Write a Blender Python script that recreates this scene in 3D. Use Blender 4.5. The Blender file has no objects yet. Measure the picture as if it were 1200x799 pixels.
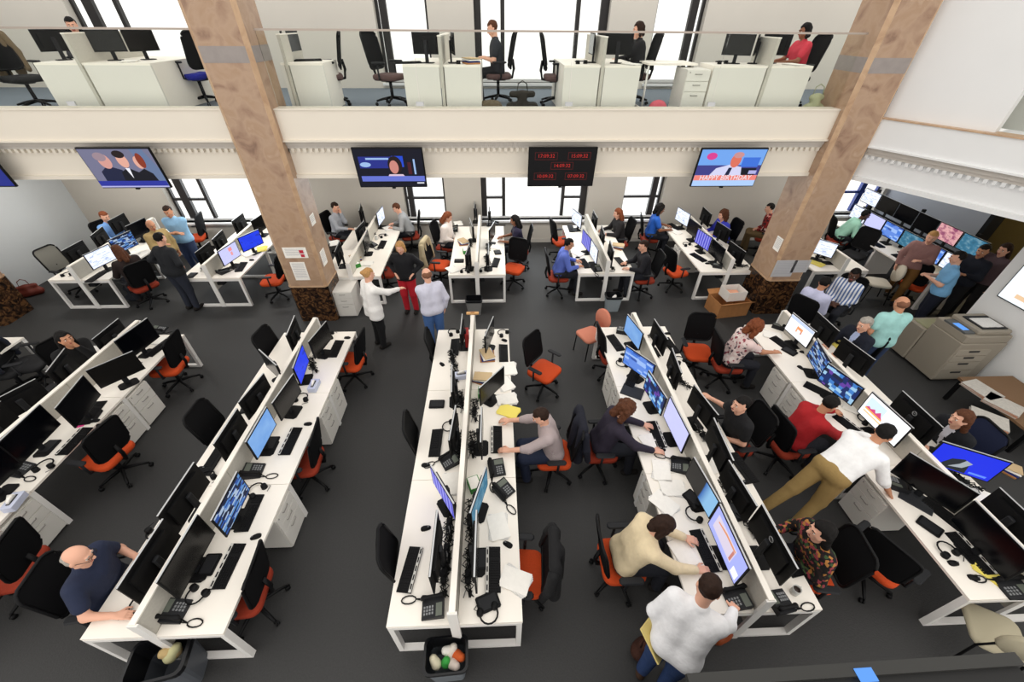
import bpy, math, random
import numpy as np
from mathutils import Matrix, Vector
random.seed(7)
PI = math.pi
scene = bpy.context.scene
COL = scene.collection

# ------------------------------------------------------------------ camera
cam_d = bpy.data.cameras.new('camera')
cam_d.sensor_width = 36.0
cam_d.lens = 36.0 * 472.05 / 1200.0
cam_d.clip_start = 0.05
cam_d.clip_end = 200
cam = bpy.data.objects.new('camera', cam_d)
COL.objects.link(cam)
PITCH, YAW, ROLL, CAM_H = 0.67411, 0.04117, -0.00792, 5.1458
cam.matrix_world = (Matrix.Translation((0, 0, CAM_H)) @ Matrix.Rotation(-YAW, 4, 'Z')
                    @ Matrix.Rotation(PI / 2 - PITCH, 4, 'X') @ Matrix.Rotation(-ROLL, 4, 'Z'))
scene.camera = cam

# ------------------------------------------------------------------ world, lights, exposure
world = bpy.data.worlds.new('overcast_sky')
scene.world = world
world.use_nodes = True
_bg = world.node_tree.nodes['Background']
_bg.inputs['Color'].default_value = (1.0, 0.965, 0.92, 1)
_bg.inputs['Strength'].default_value = 1.02

def area_light(name, loc, size, power, color, rot=(0, 0, 0)):
    l = bpy.data.lights.new(name, 'AREA')
    l.shape = 'RECTANGLE'
    l.size, l.size_y = size
    l.energy = power
    l.color = color
    o = bpy.data.objects.new(name, l)
    o.location = loc
    o.rotation_euler = rot
    COL.objects.link(o)
    return o

# daylight entering through the ground floor windows of the back wall
for _x, _w in ((-7.2, 3.1), (-1.96, 1.05), (1.05, 2.9), (4.07, 1.05), (10.1, 1.5)):
    area_light('window_daylight', (_x, 11.62, 1.8), (_w, 2.15), 8.0 * _w * 2.15, (0.9, 0.95, 1.0), (-PI / 2, 0, 0))

vs = scene.view_settings
vs.view_transform = 'Standard'
vs.look = 'None'
vs.exposure = 0.48
vs.gamma = 1.0
vs.use_curve_mapping = False

# ------------------------------------------------------------------ materials
def lin(c):
    return tuple((v / 255 / 12.92) if v / 255 <= 0.04045 else ((v / 255 + 0.055) / 1.055) ** 2.4 for v in c)

MATS = {}
def mat(name, rgb, rough=0.6, metal=0.0, spec=0.35, noise=0.0, nscale=8.0, bump=0.0, coat=0.0):
    if name in MATS:
        return MATS[name]
    m = bpy.data.materials.new(name)
    m.use_nodes = True
    nt = m.node_tree
    b = nt.nodes['Principled BSDF']
    c = lin(rgb)
    b.inputs['Base Color'].default_value = (*c, 1)
    b.inputs['Roughness'].default_value = rough
    b.inputs['Metallic'].default_value = metal
    b.inputs['Specular IOR Level'].default_value = spec
    if coat:
        b.inputs['Coat Weight'].default_value = coat
    if noise or bump:
        tc = nt.nodes.new('ShaderNodeTexCoord')
        n = nt.nodes.new('ShaderNodeTexNoise')
        n.inputs['Scale'].default_value = nscale
        n.inputs['Detail'].default_value = 4
        nt.links.new(tc.outputs['Object'], n.inputs['Vector'])
        if noise:
            r = nt.nodes.new('ShaderNodeValToRGB')
            r.color_ramp.elements[0].position = 0.3
            r.color_ramp.elements[1].position = 0.7
            r.color_ramp.elements[0].color = (*[v * (1 - noise) for v in c], 1)
            r.color_ramp.elements[1].color = (*[min(1, v * (1 + noise)) for v in c], 1)
            nt.links.new(n.outputs['Fac'], r.inputs['Fac'])
            nt.links.new(r.outputs['Color'], b.inputs['Base Color'])
        if bump:
            bp = nt.nodes.new('ShaderNodeBump')
            bp.inputs['Strength'].default_value = bump
            bp.inputs['Distance'].default_value = 0.01
            nt.links.new(n.outputs['Fac'], bp.inputs['Height'])
            nt.links.new(bp.outputs['Normal'], b.inputs['Normal'])
    MATS[name] = m
    return m

def ramp_mat(name, stops, kind='noise', scale=3.0, detail=6, rough=0.4, distort=0.0, stretch=(1, 1, 1), emit=0.0, uv=False, spec=0.35, interp='LINEAR'):
    """procedural colour pattern: noise, voronoi, wave or checker through a colour ramp"""
    if name in MATS:
        return MATS[name]
    m = bpy.data.materials.new(name)
    m.use_nodes = True
    nt = m.node_tree
    b = nt.nodes['Principled BSDF']
    b.inputs['Roughness'].default_value = rough
    b.inputs['Specular IOR Level'].default_value = spec
    tc = nt.nodes.new('ShaderNodeTexCoord')
    mp = nt.nodes.new('ShaderNodeMapping')
    mp.inputs['Scale'].default_value = stretch
    nt.links.new(tc.outputs['UV' if uv else 'Object'], mp.inputs['Vector'])
    if kind == 'noise':
        n = nt.nodes.new('ShaderNodeTexNoise')
        n.inputs['Scale'].default_value = scale
        n.inputs['Detail'].default_value = detail
        n.inputs['Distortion'].default_value = distort
        out = n.outputs['Fac']
    elif kind == 'voronoi':
        n = nt.nodes.new('ShaderNodeTexVoronoi')
        n.inputs['Scale'].default_value = scale
        sp = nt.nodes.new('ShaderNodeSeparateColor')
        nt.links.new(n.outputs['Color'], sp.inputs['Color'])
        out = sp.outputs['Red']
    elif kind == 'cells':
        n = nt.nodes.new('ShaderNodeTexVoronoi')
        n.inputs['Scale'].default_value = scale
        n.distance = 'CHEBYCHEV'
        n.inputs['Randomness'].default_value = 0.55
        sp = nt.nodes.new('ShaderNodeSeparateColor')
        nt.links.new(n.outputs['Color'], sp.inputs['Color'])
        out = sp.outputs['Green']
    else:
        n = nt.nodes.new('ShaderNodeTexWave')
        n.inputs['Scale'].default_value = scale
        n.inputs['Distortion'].default_value = distort
        n.bands_direction = 'Y' if kind == 'wavey' else 'X'
        out = n.outputs['Fac']
    nt.links.new(mp.outputs['Vector'], n.inputs['Vector'])
    r = nt.nodes.new('ShaderNodeValToRGB')
    r.color_ramp.interpolation = interp
    els = r.color_ramp.elements
    els[0].position, els[0].color = stops[0][0], (*lin(stops[0][1]), 1)
    els[1].position, els[1].color = stops[-1][0], (*lin(stops[-1][1]), 1)
    for p, c in stops[1:-1]:
        e = els.new(p)
        e.color = (*lin(c), 1)
    nt.links.new(out, r.inputs['Fac'])
    if emit:
        b.inputs['Base Color'].default_value = (0.01, 0.01, 0.01, 1)
        b.inputs['Roughness'].default_value = 0.5
        nt.links.new(r.outputs['Color'], b.inputs['Emission Color'])
        b.inputs['Emission Strength'].default_value = emit
        b.inputs['Specular IOR Level'].default_value = 0.12
    else:
        nt.links.new(r.outputs['Color'], b.inputs['Base Color'])
    MATS[name] = m
    return m

def emit_mat(name, rgb, strength=0.8):
    if name in MATS:
        return MATS[name]
    m = bpy.data.materials.new(name)
    m.use_nodes = True
    b = m.node_tree.nodes['Principled BSDF']
    b.inputs['Base Color'].default_value = (0.01, 0.01, 0.01, 1)
    b.inputs['Emission Color'].default_value = (*lin(rgb), 1)
    b.inputs['Emission Strength'].default_value = strength
    b.inputs['Specular IOR Level'].default_value = 0.12
    b.inputs['Roughness'].default_value = 0.5
    MATS[name] = m
    return m

def glass_mat(name, tint=(0.97, 0.99, 0.985), refl=0.05):
    m = bpy.data.materials.new(name)
    m.use_nodes = True
    nt = m.node_tree
    nt.nodes.clear()
    out = nt.nodes.new('ShaderNodeOutputMaterial')
    tr = nt.nodes.new('ShaderNodeBsdfTransparent')
    tr.inputs['Color'].default_value = (*tint, 1)
    gl = nt.nodes.new('ShaderNodeBsdfGlossy')
    gl.inputs['Roughness'].default_value = 0.02
    lw = nt.nodes.new('ShaderNodeLayerWeight')
    lw.inputs['Blend'].default_value = refl
    mx = nt.nodes.new('ShaderNodeMixShader')
    nt.links.new(lw.outputs['Fresnel'], mx.inputs['Fac'])
    nt.links.new(tr.outputs['BSDF'], mx.inputs[1])
    nt.links.new(gl.outputs['BSDF'], mx.inputs[2])
    nt.links.new(mx.outputs['Shader'], out.inputs['Surface'])
    MATS[name] = m
    return m

WHITE = mat('white_laminate', (248, 242, 232), 0.45, noise=0.02, nscale=2)
WHITEM = mat('white_metal', (236, 234, 230), 0.4)
DIVGREY = mat('divider_fabric', (196, 192, 182), 0.85, noise=0.05, nscale=40)
PED = mat('pedestal_paint', (226, 223, 216), 0.45)
PEDLINE = mat('handle_grey', (150, 146, 140), 0.5)
BLACK = mat('black_plastic', (10, 10, 12), 0.55, spec=0.2)
BLACKG = mat('black_gloss', (5, 6, 10), 0.2, spec=0.2)
DARKG = mat('dark_grey_plastic', (30, 31, 34), 0.55, spec=0.25)
GREYP = mat('grey_plastic', (120, 122, 124), 0.5)
SILVER = mat('silver_plastic', (190, 192, 194), 0.35, metal=0.4)
MESH = mat('chair_mesh', (13, 13, 15), 0.85, spec=0.15, noise=0.15, nscale=120)
ORANGE = mat('orange_seat_fabric', (196, 70, 24), 0.85, noise=0.06, nscale=60)
RUST = mat('rust_seat_fabric', (140, 46, 24), 0.85, noise=0.06, nscale=60)
KEYS = mat('keyboard_keys', (16, 16, 18), 0.6, spec=0.2)
PAPER = mat('white_paper', (246, 243, 236), 0.8, noise=0.03, nscale=30)
PRINT = ramp_mat('printed_paper', [(0.35, (246, 244, 240)), (0.62, (240, 238, 232)), (0.8, (170, 168, 165))], 'wavey', 30, rough=0.8, distort=2)
YELLOW = mat('yellow_paper', (244, 226, 110), 0.8)
PINK = mat('pink_note', (240, 70, 150), 0.8)
GREEN = mat('green_box', (60, 140, 60), 0.7)
CARD = mat('cardboard', (176, 122, 74), 0.85, noise=0.08, nscale=12)
CORD = mat('black_cord', (8, 8, 9), 0.55, spec=0.2)
CHROME = mat('chrome', (200, 200, 200), 0.2, metal=0.9)
BINGREY = mat('bin_grey', (112, 118, 124), 0.55)
LINER = mat('bin_liner', (16, 17, 20), 0.3)

# ------------------------------------------------------------------ mesh helpers
class MB:
    def __init__(s):
        s.v, s.f, s.m, s.sm = [], [], [], []
    def add(s, vs_, fs, mi=0, smooth=False):
        o = len(s.v)
        s.v.extend([tuple(map(float, p)) for p in vs_])
        for f in fs:
            s.f.append(tuple(i + o for i in f))
            s.m.append(mi)
            s.sm.append(smooth)
        return s
    def box(s, x0, x1, y0, y1, z0, z1, mi=0, c=0.0):
        if c <= 0:
            vs_ = [(x, y, z) for x in (x0, x1) for y in (y0, y1) for z in (z0, z1)]
            fs = [(0, 1, 3, 2), (4, 6, 7, 5), (0, 4, 5, 1), (2, 3, 7, 6), (0, 2, 6, 4), (1, 5, 7, 3)]
            return s.add(vs_, fs, mi)
        # rounded in plan by corner cuts plus a small top and bottom bevel
        cc = min(c, (x1 - x0) / 2.01, (y1 - y0) / 2.01)
        d = min(c * 0.5, (z1 - z0) / 2.01)
        ring = lambda e: [(x0 + cc, y0 + e), (x1 - cc, y0 + e), (x1 - e, y0 + cc), (x1 - e, y1 - cc),
                          (x1 - cc, y1 - e), (x0 + cc, y1 - e), (x0 + e, y1 - cc), (x0 + e, y0 + cc)]
        return s.loft([[(x, y, z0) for x, y in ring(d)], [(x, y, z0 + d) for x, y in ring(0)],
                       [(x, y, z1 - d) for x, y in ring(0)], [(x, y, z1) for x, y in ring(d)]], mi)
    def loft(s, rings, mi=0, cap=True, smooth=False):
        n = len(rings[0])
        vs_ = [p for r in rings for p in r]
        fs = []
        for a in range(len(rings) - 1):
            for i in range(n):
                j = (i + 1) % n
                fs.append((a * n + i, a * n + j, (a + 1) * n + j, (a + 1) * n + i))
        if cap:
            fs.append(tuple(range(n - 1, -1, -1)))
            fs.append(tuple((len(rings) - 1) * n + i for i in range(n)))
        return s.add(vs_, fs, mi, smooth)
    def cyl(s, x, y, z0, z1, r0, r1=None, n=12, mi=0, smooth=True, sx=1, sy=1):
        r1 = r0 if r1 is None else r1
        rr = lambda r, z: [(x + sx * r * math.cos(2 * PI * i / n), y + sy * r * math.sin(2 * PI * i / n), z) for i in range(n)]
        return s.loft([rr(r0, z0), rr(r1, z1)], mi, True, smooth)
    def lathe(s, x, y, prof, n=16, mi=0):
        return s.loft([[(x + r * math.cos(2 * PI * i / n), y + r * math.sin(2 * PI * i / n), z) for i in range(n)] for r, z in prof], mi, True, True)
    def tube(s, pts, r, n=6, mi=0, closed=False):
        P = [Vector(p) for p in pts]
        rings = []
        for i, p in enumerate(P):
            a = P[i - 1] if (i > 0 or closed) else P[i]
            b = P[(i + 1) % len(P)] if (i < len(P) - 1 or closed) else P[i]
            t = (b - a).normalized()
            up = Vector((0, 0, 1)) if abs(t.z) < 0.9 else Vector((1, 0, 0))
            u = t.cross(up).normalized()
            w = t.cross(u)
            rad = r[i] if isinstance(r, (list, tuple)) else r
            rings.append([tuple(p + rad * (math.cos(2 * PI * k / n) * u - math.sin(2 * PI * k / n) * w)) for k in range(n)])
        if closed:
            rings.append(rings[0])
        return s.loft(rings, mi, not closed, True)
    def prism(s, poly, z0, z1, mi=0):
        n = len(poly)
        vs_ = [(x, y, z0) for x, y in poly] + [(x, y, z1) for x, y in poly]
        fs = [tuple(range(n - 1, -1, -1)), tuple(range(n, 2 * n))]
        fs += [(i, (i + 1) % n, n + (i + 1) % n, n + i) for i in range(n)]
        return s.add(vs_, fs, mi)
    def ball(s, c, r, n=10, mi=0):
        rx, ry, rz = (r, r, r) if not isinstance(r, (tuple, list)) else r
        rings = []
        m = max(4, n // 2)
        for a in range(1, m):
            t = -PI / 2 + PI * a / m
            rings.append([(c[0] + rx * math.cos(t) * math.cos(2 * PI * i / n), c[1] + ry * math.cos(t) * math.sin(2 * PI * i / n), c[2] + rz * math.sin(t)) for i in range(n)])
        return s.loft(rings, mi, True, True)
    def xform(s, M):
        s.v = [tuple(M @ Vector(p)) for p in s.v]
        return s
    def mesh(s, name, mats):
        me = bpy.data.meshes.new(name)
        me.from_pydata(s.v, [], s.f)
        mats = mats if isinstance(mats, (list, tuple)) else [mats]
        for m in mats:
            me.materials.append(m)
        me.polygons.foreach_set('material_index', s.m)
        me.polygons.foreach_set('use_smooth', s.sm)
        me.update()
        return me
    def build(s, name, mats, parent=None, loc=None, rot=None):
        o = bpy.data.objects.new(name, s.mesh(name, mats))
        COL.objects.link(o)
        if parent is not None:
            o.parent = parent
        if loc is not None:
            o.location = loc
        if rot is not None:
            o.rotation_euler = rot
        return o

def tag(o, label=None, cat=None, group=None, kind=None):
    if label: o['label'] = label
    if cat: o['category'] = cat
    if group: o['group'] = group
    if kind: o['kind'] = kind
    return o

def thing(name, label, cat, loc=(0, 0, 0), rz=0.0, group=None, rot=None):
    o = bpy.data.objects.new(name, None)
    o.empty_display_size = 0.1
    COL.objects.link(o)
    o.location = loc
    o.rotation_euler = rot if rot else (0, 0, rz)
    return tag(o, label, cat, group)

def struct(name, mb, m, parent=None):
    o = mb.build(name, m, parent)
    if parent is None:
        o['kind'] = 'structure'
    return o

def copy_tree(o, parent=None, swap=None):
    c = o.copy()
    COL.objects.link(c)
    if parent is not None:
        c.parent = parent
    for ch in list(o.children):
        copy_tree(ch, c, swap)
    if swap and c.type == 'MESH':
        key = o.name.split('.')[0]
        if key in swap:
            c.material_slots[0].link = 'OBJECT'
            c.material_slots[0].material = swap[key]
    return c

def place(proto, loc, rz=0.0, swap=None, label=None, cat=None, group=None):
    o = copy_tree(proto, None, swap)
    o.location = loc
    o.rotation_euler = (0, 0, rz)
    if cat: o['category'] = cat
    if label: o['label'] = label
    if group: o['group'] = group
    return o

def text_mesh(name, txt, size, m, parent, loc, rot, sx=1.0):
    cu = bpy.data.curves.new(name, 'FONT')
    cu.body = txt
    cu.size = size
    cu.align_x = 'CENTER'
    cu.align_y = 'CENTER'
    cu.resolution_u = 2
    t = bpy.data.objects.new(name + '_tmp', cu)
    me = bpy.data.meshes.new_from_object(t)
    bpy.data.objects.remove(t)
    me.materials.clear()
    me.materials.append(m)
    o = bpy.data.objects.new(name, me)
    COL.objects.link(o)
    o.parent = parent
    o.location = loc
    o.rotation_euler = rot
    o.scale = (sx, 1, 1)
    return o

# ------------------------------------------------------------------ the room
ROWX = dict(Z=-8.98, A=-6.23, B=-3.21, C=-0.46, D=2.43, E=5.20, F=7.80)
HW = 0.635
DZ = 0.73
FY0, FY1, BY0, BY1 = 1.30, 5.88, 7.88, 10.55
WALLY = 11.1
FASY = 7.40
BF = 3.87          # balcony floor level

carpet = mat('grey_carpet', (51, 51, 51), 0.62, spec=0.4, noise=0.10, nscale=55, bump=0.3)
balc_carpet = mat('blue_grey_carpet', (112, 122, 132), 0.9, noise=0.05, nscale=40)
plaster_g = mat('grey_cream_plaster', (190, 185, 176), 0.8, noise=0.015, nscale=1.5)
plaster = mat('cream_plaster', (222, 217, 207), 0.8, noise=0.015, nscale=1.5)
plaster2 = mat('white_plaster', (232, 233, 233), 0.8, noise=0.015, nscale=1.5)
fasm = mat('fascia_paint', (230, 222, 208), 0.6, noise=0.01, nscale=1.5)
greywall = mat('blue_grey_paint', (150, 154, 162), 0.8)
corm = mat('cornice_grey', (196, 190, 182), 0.7)
frame_m = mat('window_frame_dark', (46, 44, 44), 0.5)
frame_b = mat('window_frame_blue', (24, 44, 110), 0.5)
wglass = glass_mat('window_glass', (0.98, 0.99, 0.99), 0.04)
bglass = glass_mat('balustrade_glass', (0.97, 0.985, 0.97), 0.09)
marble = ramp_mat('brown_marble', [(0.22, (112, 84, 70)), (0.36, (158, 128, 106)), (0.5, (176, 148, 124)), (0.62, (168, 138, 112)), (0.74, (186, 160, 138)), (0.85, (150, 118, 96))], 'noise', 3.4, 14, 0.3, 0.5)
marble_d = ramp_mat('dark_emperador_marble', [(0.38, (28, 18, 12)), (0.52, (62, 42, 28)), (0.62, (110, 76, 46)), (0.72, (52, 34, 22))], 'noise', 7.0, 8, 0.25, 2.0)
marble_t = ramp_mat('pale_marble_trim', [(0.3, (176, 142, 112)), (0.55, (198, 166, 134)), (0.75, (172, 138, 108))], 'noise', 3.0, 8, 0.35, 1.0)
tape = mat('grey_duct_panel', (150, 142, 138), 0.5, noise=0.06, nscale=10)

struct('floor', MB().box(-13, 13.5, -2.5, WALLY + 0.3, -0.1, 0), carpet)
struct('floor_balcony', MB().box(-11.2, 6.45, FASY + 0.15, WALLY, BF - 0.1, BF).prism([(6.45, 11.1), (6.45, 8.3), (11, 8.3), (11, 11.1)], BF - 0.1, BF), balc_carpet)

# back wall with the window openings of both storeys
wins = [(-8.8, -5.6), (-2.52, -1.40), (-0.42, 2.52), (3.52, 4.62)]
def wall_with_holes(mb, x0, x1, z0, z1, holes, y0, y1):
    xs = sorted(h[0] for h in holes)
    cur = x0
    for (a, b, za, zb) in sorted(holes):
        if a > cur:
            mb.box(cur, a, y0, y1, z0, z1)
        if za > z0: mb.box(a, b, y0, y1, z0, za)
        if zb < z1: mb.box(a, b, y0, y1, zb, z1)
        cur = b
    if cur < x1:
        mb.box(cur, x1, y0, y1, z0, z1)
wb = MB()
wall_with_holes(wb, -11.4, 13.4, 0, 3.3, [(a, b, 0.68, 2.9) for a, b in wins] + [(9.35, 10.9, 0.75, 2.85)], WALLY, WALLY + 0.32)
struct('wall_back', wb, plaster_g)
wb = MB()
wall_with_holes(wb, -11.4, 13.4, 3.3, 6.6, [(a, b, 3.98, 6.4) for a, b in wins], WALLY, WALLY + 0.32)
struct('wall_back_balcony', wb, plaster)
struct('wall_left', MB().box(-11.4, -11.2, 3.2, WALLY, 0, 6.6), mat('cool_grey_plaster', (196, 200, 202), 0.8, noise=0.015, nscale=1.5))
WN = [0]
def window(x0, x1, z0, z1, mulls, rail=None, fm=frame_m, thick=()):
    WN[0] += 1
    w = bpy.data.objects.new('window_%d' % WN[0], None)
    COL.objects.link(w)
    w.location = ((x0 + x1) / 2, WALLY + 0.2, z0)
    w['kind'] = 'structure'
    cx = (x0 + x1) / 2
    h = z1 - z0
    fr = MB()
    t = 0.06
    for a, b in ((x0, x0 + t), (x1 - t, x1)):
        fr.box(a - cx, b - cx, -0.04, 0.04, t, h)
    fr.box(x0 + t - cx, x1 - t - cx, -0.04, 0.04, h - t, h)
    fr.build('window_frame', fm, w)
    MB().box(x0 - cx, x1 - cx, -0.05, 0.05, 0, t).build('bottom_rail', plaster2, w)
    xs = [x0 + t]
    for (mx, mw) in mulls:
        MB().box(mx - mw / 2 - cx, mx + mw / 2 - cx, -0.05, 0.05, t, h - t).build('mullion', fm, w)
        xs += [mx - mw / 2, mx + mw / 2]
    xs.append(x1 - t)
    for i in range(0, len(xs), 2):
        a, b = xs[i] - cx, xs[i + 1] - cx
        if rail and (b - a) < 1.4:
            MB().box(a, b, -0.035, 0.035, rail - z0 - 0.03, rail - z0 + 0.03).build('meeting_rail', fm, w)
            MB().box(a, b, -0.006, 0.006, t, rail - z0 - 0.03).build('pane', wglass, w)
            MB().box(a, b, -0.006, 0.006, rail - z0 + 0.03, h - t).build('pane', wglass, w)
        else:
            MB().box(a, b, -0.006, 0.006, t, h - t).build('pane', wglass, w)
    MB().box(x0 - cx - 0.04, x1 - cx + 0.04, -0.28, 0.0, -0.05, 0).build('window_sill', plaster2, w)
mull = {0: [(-8.45, 0.2), (-7.88, 0.08)], 1: [(-2.36, 0.15)], 2: [(-0.33, 0.12), (0.2, 0.09), (1.85, 0.09), (2.41, 0.14)], 3: [(4.4, 0.16)]}
for i, (a, b) in enumerate(wins):
    window(a, b, 0.68, 2.9, mull[i], 1.26)
    window(a, b, 3.98, 6.4, mull[i])
window(9.35, 10.9, 0.75, 2.85, [(9.85, 0.05), (10.4, 0.14)], 1.35, frame_b)

# balcony fascia with cornice and dentils
f = bpy.data.objects.new('balcony_front', None)
COL.objects.link(f)
f['kind'] = 'structure'
f['label'] = 'cream balcony front with cornice and small dentils'
FX0, FX1 = -11.2, 6.42
MB().box(FX0, FX1, FASY, FASY + 0.22, 3.55, 4.0).build('fascia_panel', fasm, f)
MB().box(FX0, FX1, FASY - 0.015, FASY + 0.24, 3.995, 4.015).build('curb_cap', fasm, f)
MB().box(FX0, FX1, FASY - 0.035, FASY + 0.02, 3.535, 3.56).build('drip_moulding', fasm, f)
MB().box(FX0, FX1, FASY + 0.03, FASY + 0.3, 3.47, 3.535).box(FX0, FX1, FASY + 0.055, FASY + 0.3, 3.42, 3.47).build('cornice', corm, f)
MB().box(FX0, FX1, FASY + 0.10, FASY + 0.35, 2.96, 3.42).build('lower_fascia', fasm, f)
MB().box(FX0, FX1, FASY + 0.06, FASY + 0.36, 2.93, 2.99).build('bottom_moulding', fasm, f)
dn = MB()
x = FX0 + 0.05
while x < FX1 - 0.05:
    dn.box(x, x + 0.05, FASY + 0.055, FASY + 0.10, 3.36, 3.42)
    x += 0.1
tag(dn.build('dentil_band', fasm, f), kind='stuff')

# the angled wing on the right
wing = bpy.data.objects.new('balcony_wing_front', None)
COL.objects.link(wing)
wing['kind'] = 'structure'
wing['label'] = 'white angled balcony wing with cornice and dentils'
wing.location = (6.40, 7.34, 0)
wing.rotation_euler = (0, 0, math.atan2(-0.866, 0.5))
L = 5.2
MB().box(0, L, 0, 0.22, 3.47, 3.89).build('fascia_panel', plaster2, wing)
MB().box(0, L, -0.02, 0.26, 3.89, 3.91).build('curb_cap', marble_t, wing)
MB().box(0, L, -0.035, 0.02, 3.455, 3.48).build('drip_moulding', plaster2, wing)
MB().box(0, L, 0.03, 0.3, 3.38, 3.455).box(0, L, 0.055, 0.3, 3.33, 3.38).build('cornice', corm, wing)
MB().box(0, L, 0.10, 0.35, 2.94, 3.33).build('lower_fascia', plaster2, wing)
MB().box(0, L, 0.05, 0.36, 2.90, 2.97).build('bottom_moulding', plaster2, wing)
dn = MB()
x = 0.05
while x < L:
    dn.box(x, x + 0.05, 0.055, 0.10, 3.27, 3.33)
    x += 0.1
tag(dn.build('dentil_band', plaster2, wing), kind='stuff')
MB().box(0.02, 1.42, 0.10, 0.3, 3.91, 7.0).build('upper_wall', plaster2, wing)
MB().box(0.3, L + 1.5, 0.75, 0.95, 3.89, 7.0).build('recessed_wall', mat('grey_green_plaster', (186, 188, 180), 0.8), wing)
MB().box(1.42, L, 0.22, 0.75, 3.80, 3.89).build('ledge', plaster2, wing)

# ceiling under the balcony
struct('ceiling', MB().box(-11.2, 6.4, FASY + 0.3, WALLY, 3.0, 3.06).prism([(6.4, 11.1), (6.4, 7.7), (6.62, 7.55), (8.75, 3.85), (13.4, 3.85), (13.4, 11.1)], 3.0, 3.06), plaster2)

# balcony balustrade: glass panels with a thin top rail
bal = thing('glass_balustrade', 'frameless glass balustrade with slim metal top rail along the balcony', 'balustrade', (0, FASY + 0.07, 4.015))
gx = [-11.15, -9.0, -6.6, -4.3]
gx2 = [-3.45, -1.2, 1.2, 3.55, 5.66]
for seq in (gx, gx2):
    for a, b in zip(seq[:-1], seq[1:]):
        MB().box(a + 0.008, b - 0.008, -0.007, 0.007, 0, 0.98).build('glass_panel', bglass, bal)
    MB().box(seq[0], seq[-1], -0.02, 0.02, 0.98, 1.005).build('top_rail', mat('rail_bronze', (168, 156, 146), 0.35, metal=0.6), bal)
    for xx in seq[1:-1]:
        MB().box(xx - 0.06, xx + 0.06, -0.014, 0.014, 0.03, 0.09).build('clamp', SILVER, bal)

# marble columns
def column(n, x0, x1, y0, y1, band):
    c = bpy.data.objects.new('column_%d' % n, None)
    COL.objects.link(c)
    c.location = ((x0 + x1) / 2, (y0 + y1) / 2, 0)
    c['kind'] = 'structure'
    hx, hy = (x1 - x0) / 2, (y1 - y0) / 2
    k = 0.05
    poly = [(-hx + k, -hy), (hx - k, -hy), (hx, -hy + k), (hx, hy - k), (hx - k, hy), (-hx + k, hy), (-hx, hy - k), (-hx, -hy + k)]
    MB().prism(poly, 0.86, 7.2).build('shaft', marble, c)
    poly2 = [(x * 1.03, y * 1.03) for x, y in poly]
    MB().prism(poly2, 0.0, 0.84).build('dado', marble_d, c)
    MB().prism([(x * 1.035, y * 1.035) for x, y in poly], 0.84, 0.87).build('dado_cap', marble_t, c)
    for sx in (-1, 1):
        e = MB()
        e.prism([(sx * (hx - k), -hy - 0.006), (sx * (hx + 0.006), -hy + k), (sx * hx, -hy + k + 0.01), (sx * (hx - k - 0.01), -hy)][::sx], 0.87, 7.2)
        e.build('corner_strip', marble_t, c)
    if band:
        MB().prism([(x * 1.008, y * 1.008) for x, y in poly], band, band + 0.2).build('grey_band', tape, c)
    return c
column(1, -4.27, -3.50, 7.26, 7.93, 4.62)
column(2, 5.72, 6.43, 7.26, 8.02, 4.52)
column(3, -11.15, -10.42, 7.26, 7.93, None)

# right hand walls below
struct('wall_right', MB().box(8.75, 8.95, -1.0, 5.90, 0, 3.0).box(8.95, 11.0, 5.70, 5.90, 0, 3.0), plaster2)
struct('wall_control_room', MB().box(11.0, 11.2, 8.35, WALLY, 0, 3.0), greywall)
struct('wall_corridor', MB().box(13.2, 13.4, 3.85, WALLY, 0, 3.0), mat('olive_wall', (104, 90, 52), 0.8))
struct('trim_1', MB().box(10.97, 11.23, 8.25, 8.35, 0, 3.0), BLACK)
struct('baseboard_back', MB().box(-11.2, 11.0, WALLY - 0.02, WALLY, 0, 0.12), mat('baseboard_grey', (190, 186, 178), 0.6))

t = thing('corridor_lamp', 'small warm wall lamp glowing in the dim corridor', 'lamp', (13.17, 8.0, 2.35))
MB().box(0.0, 0.03, -0.06, 0.06, -0.1, 0.1).build('back_plate', BLACK, t)
MB().lathe(-0.06, 0, [(0.03, -0.06), (0.06, -0.05), (0.07, 0.05), (0.03, 0.06)], 12).build('lamp_globe', emit_mat('warm_lamp', (255, 214, 140), 6.0), t)
_pl = bpy.data.lights.new('corridor_bulb', 'POINT')
_pl.energy = 45
_pl.color = (1.0, 0.82, 0.5)
_pl.shadow_soft_size = 0.07
_po = bpy.data.objects.new('corridor_bulb', _pl)
_po.location = (12.95, 8.0, 2.35)
COL.objects.link(_po)
# unseen fill panels added to the ceiling to brighten under the balcony
for lx, wh in ((-9.6, 'above the outer left back bench'), (-6.2, 'left of the left column'), (-1.9, 'above the left back bench'), (1.0, 'above the centre aisle'), (3.9, 'above the right aisle'), (8.2, 'right of the right column')):
    t = thing('added_fill_panel', None, 'fill light', (lx, 9.35, 3.0), 0, 'added fill panels under the balcony')
    MB().box(-0.62, 0.62, -0.32, 0.32, -0.03, 0).build('fill_frame', WHITEM, t)
    MB().box(-0.57, 0.57, -0.27, 0.27, -0.035, -0.03).build('fill_diffuser', emit_mat('fill_glow', (255, 246, 232), 3.0), t)
    t['label'] = 'added white fill panel under the balcony ' + wh
    area_light('added_fill_light', (lx, 9.35, 2.93), (1.1, 0.5), 24, (1.0, 0.96, 0.9))

# ------------------------------------------------------------------ benches
ROWN_F = dict(Z='outer left front bench', A='far left front bench', B='left front bench', C='centre front bench', D='right front bench', E='far right front bench')
ROWN_B = dict(Z='left wall back bench', A='far left back bench', B='left back bench', C='centre back bench', D='right back bench', E='far right back bench', F='bench past right column')

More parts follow.
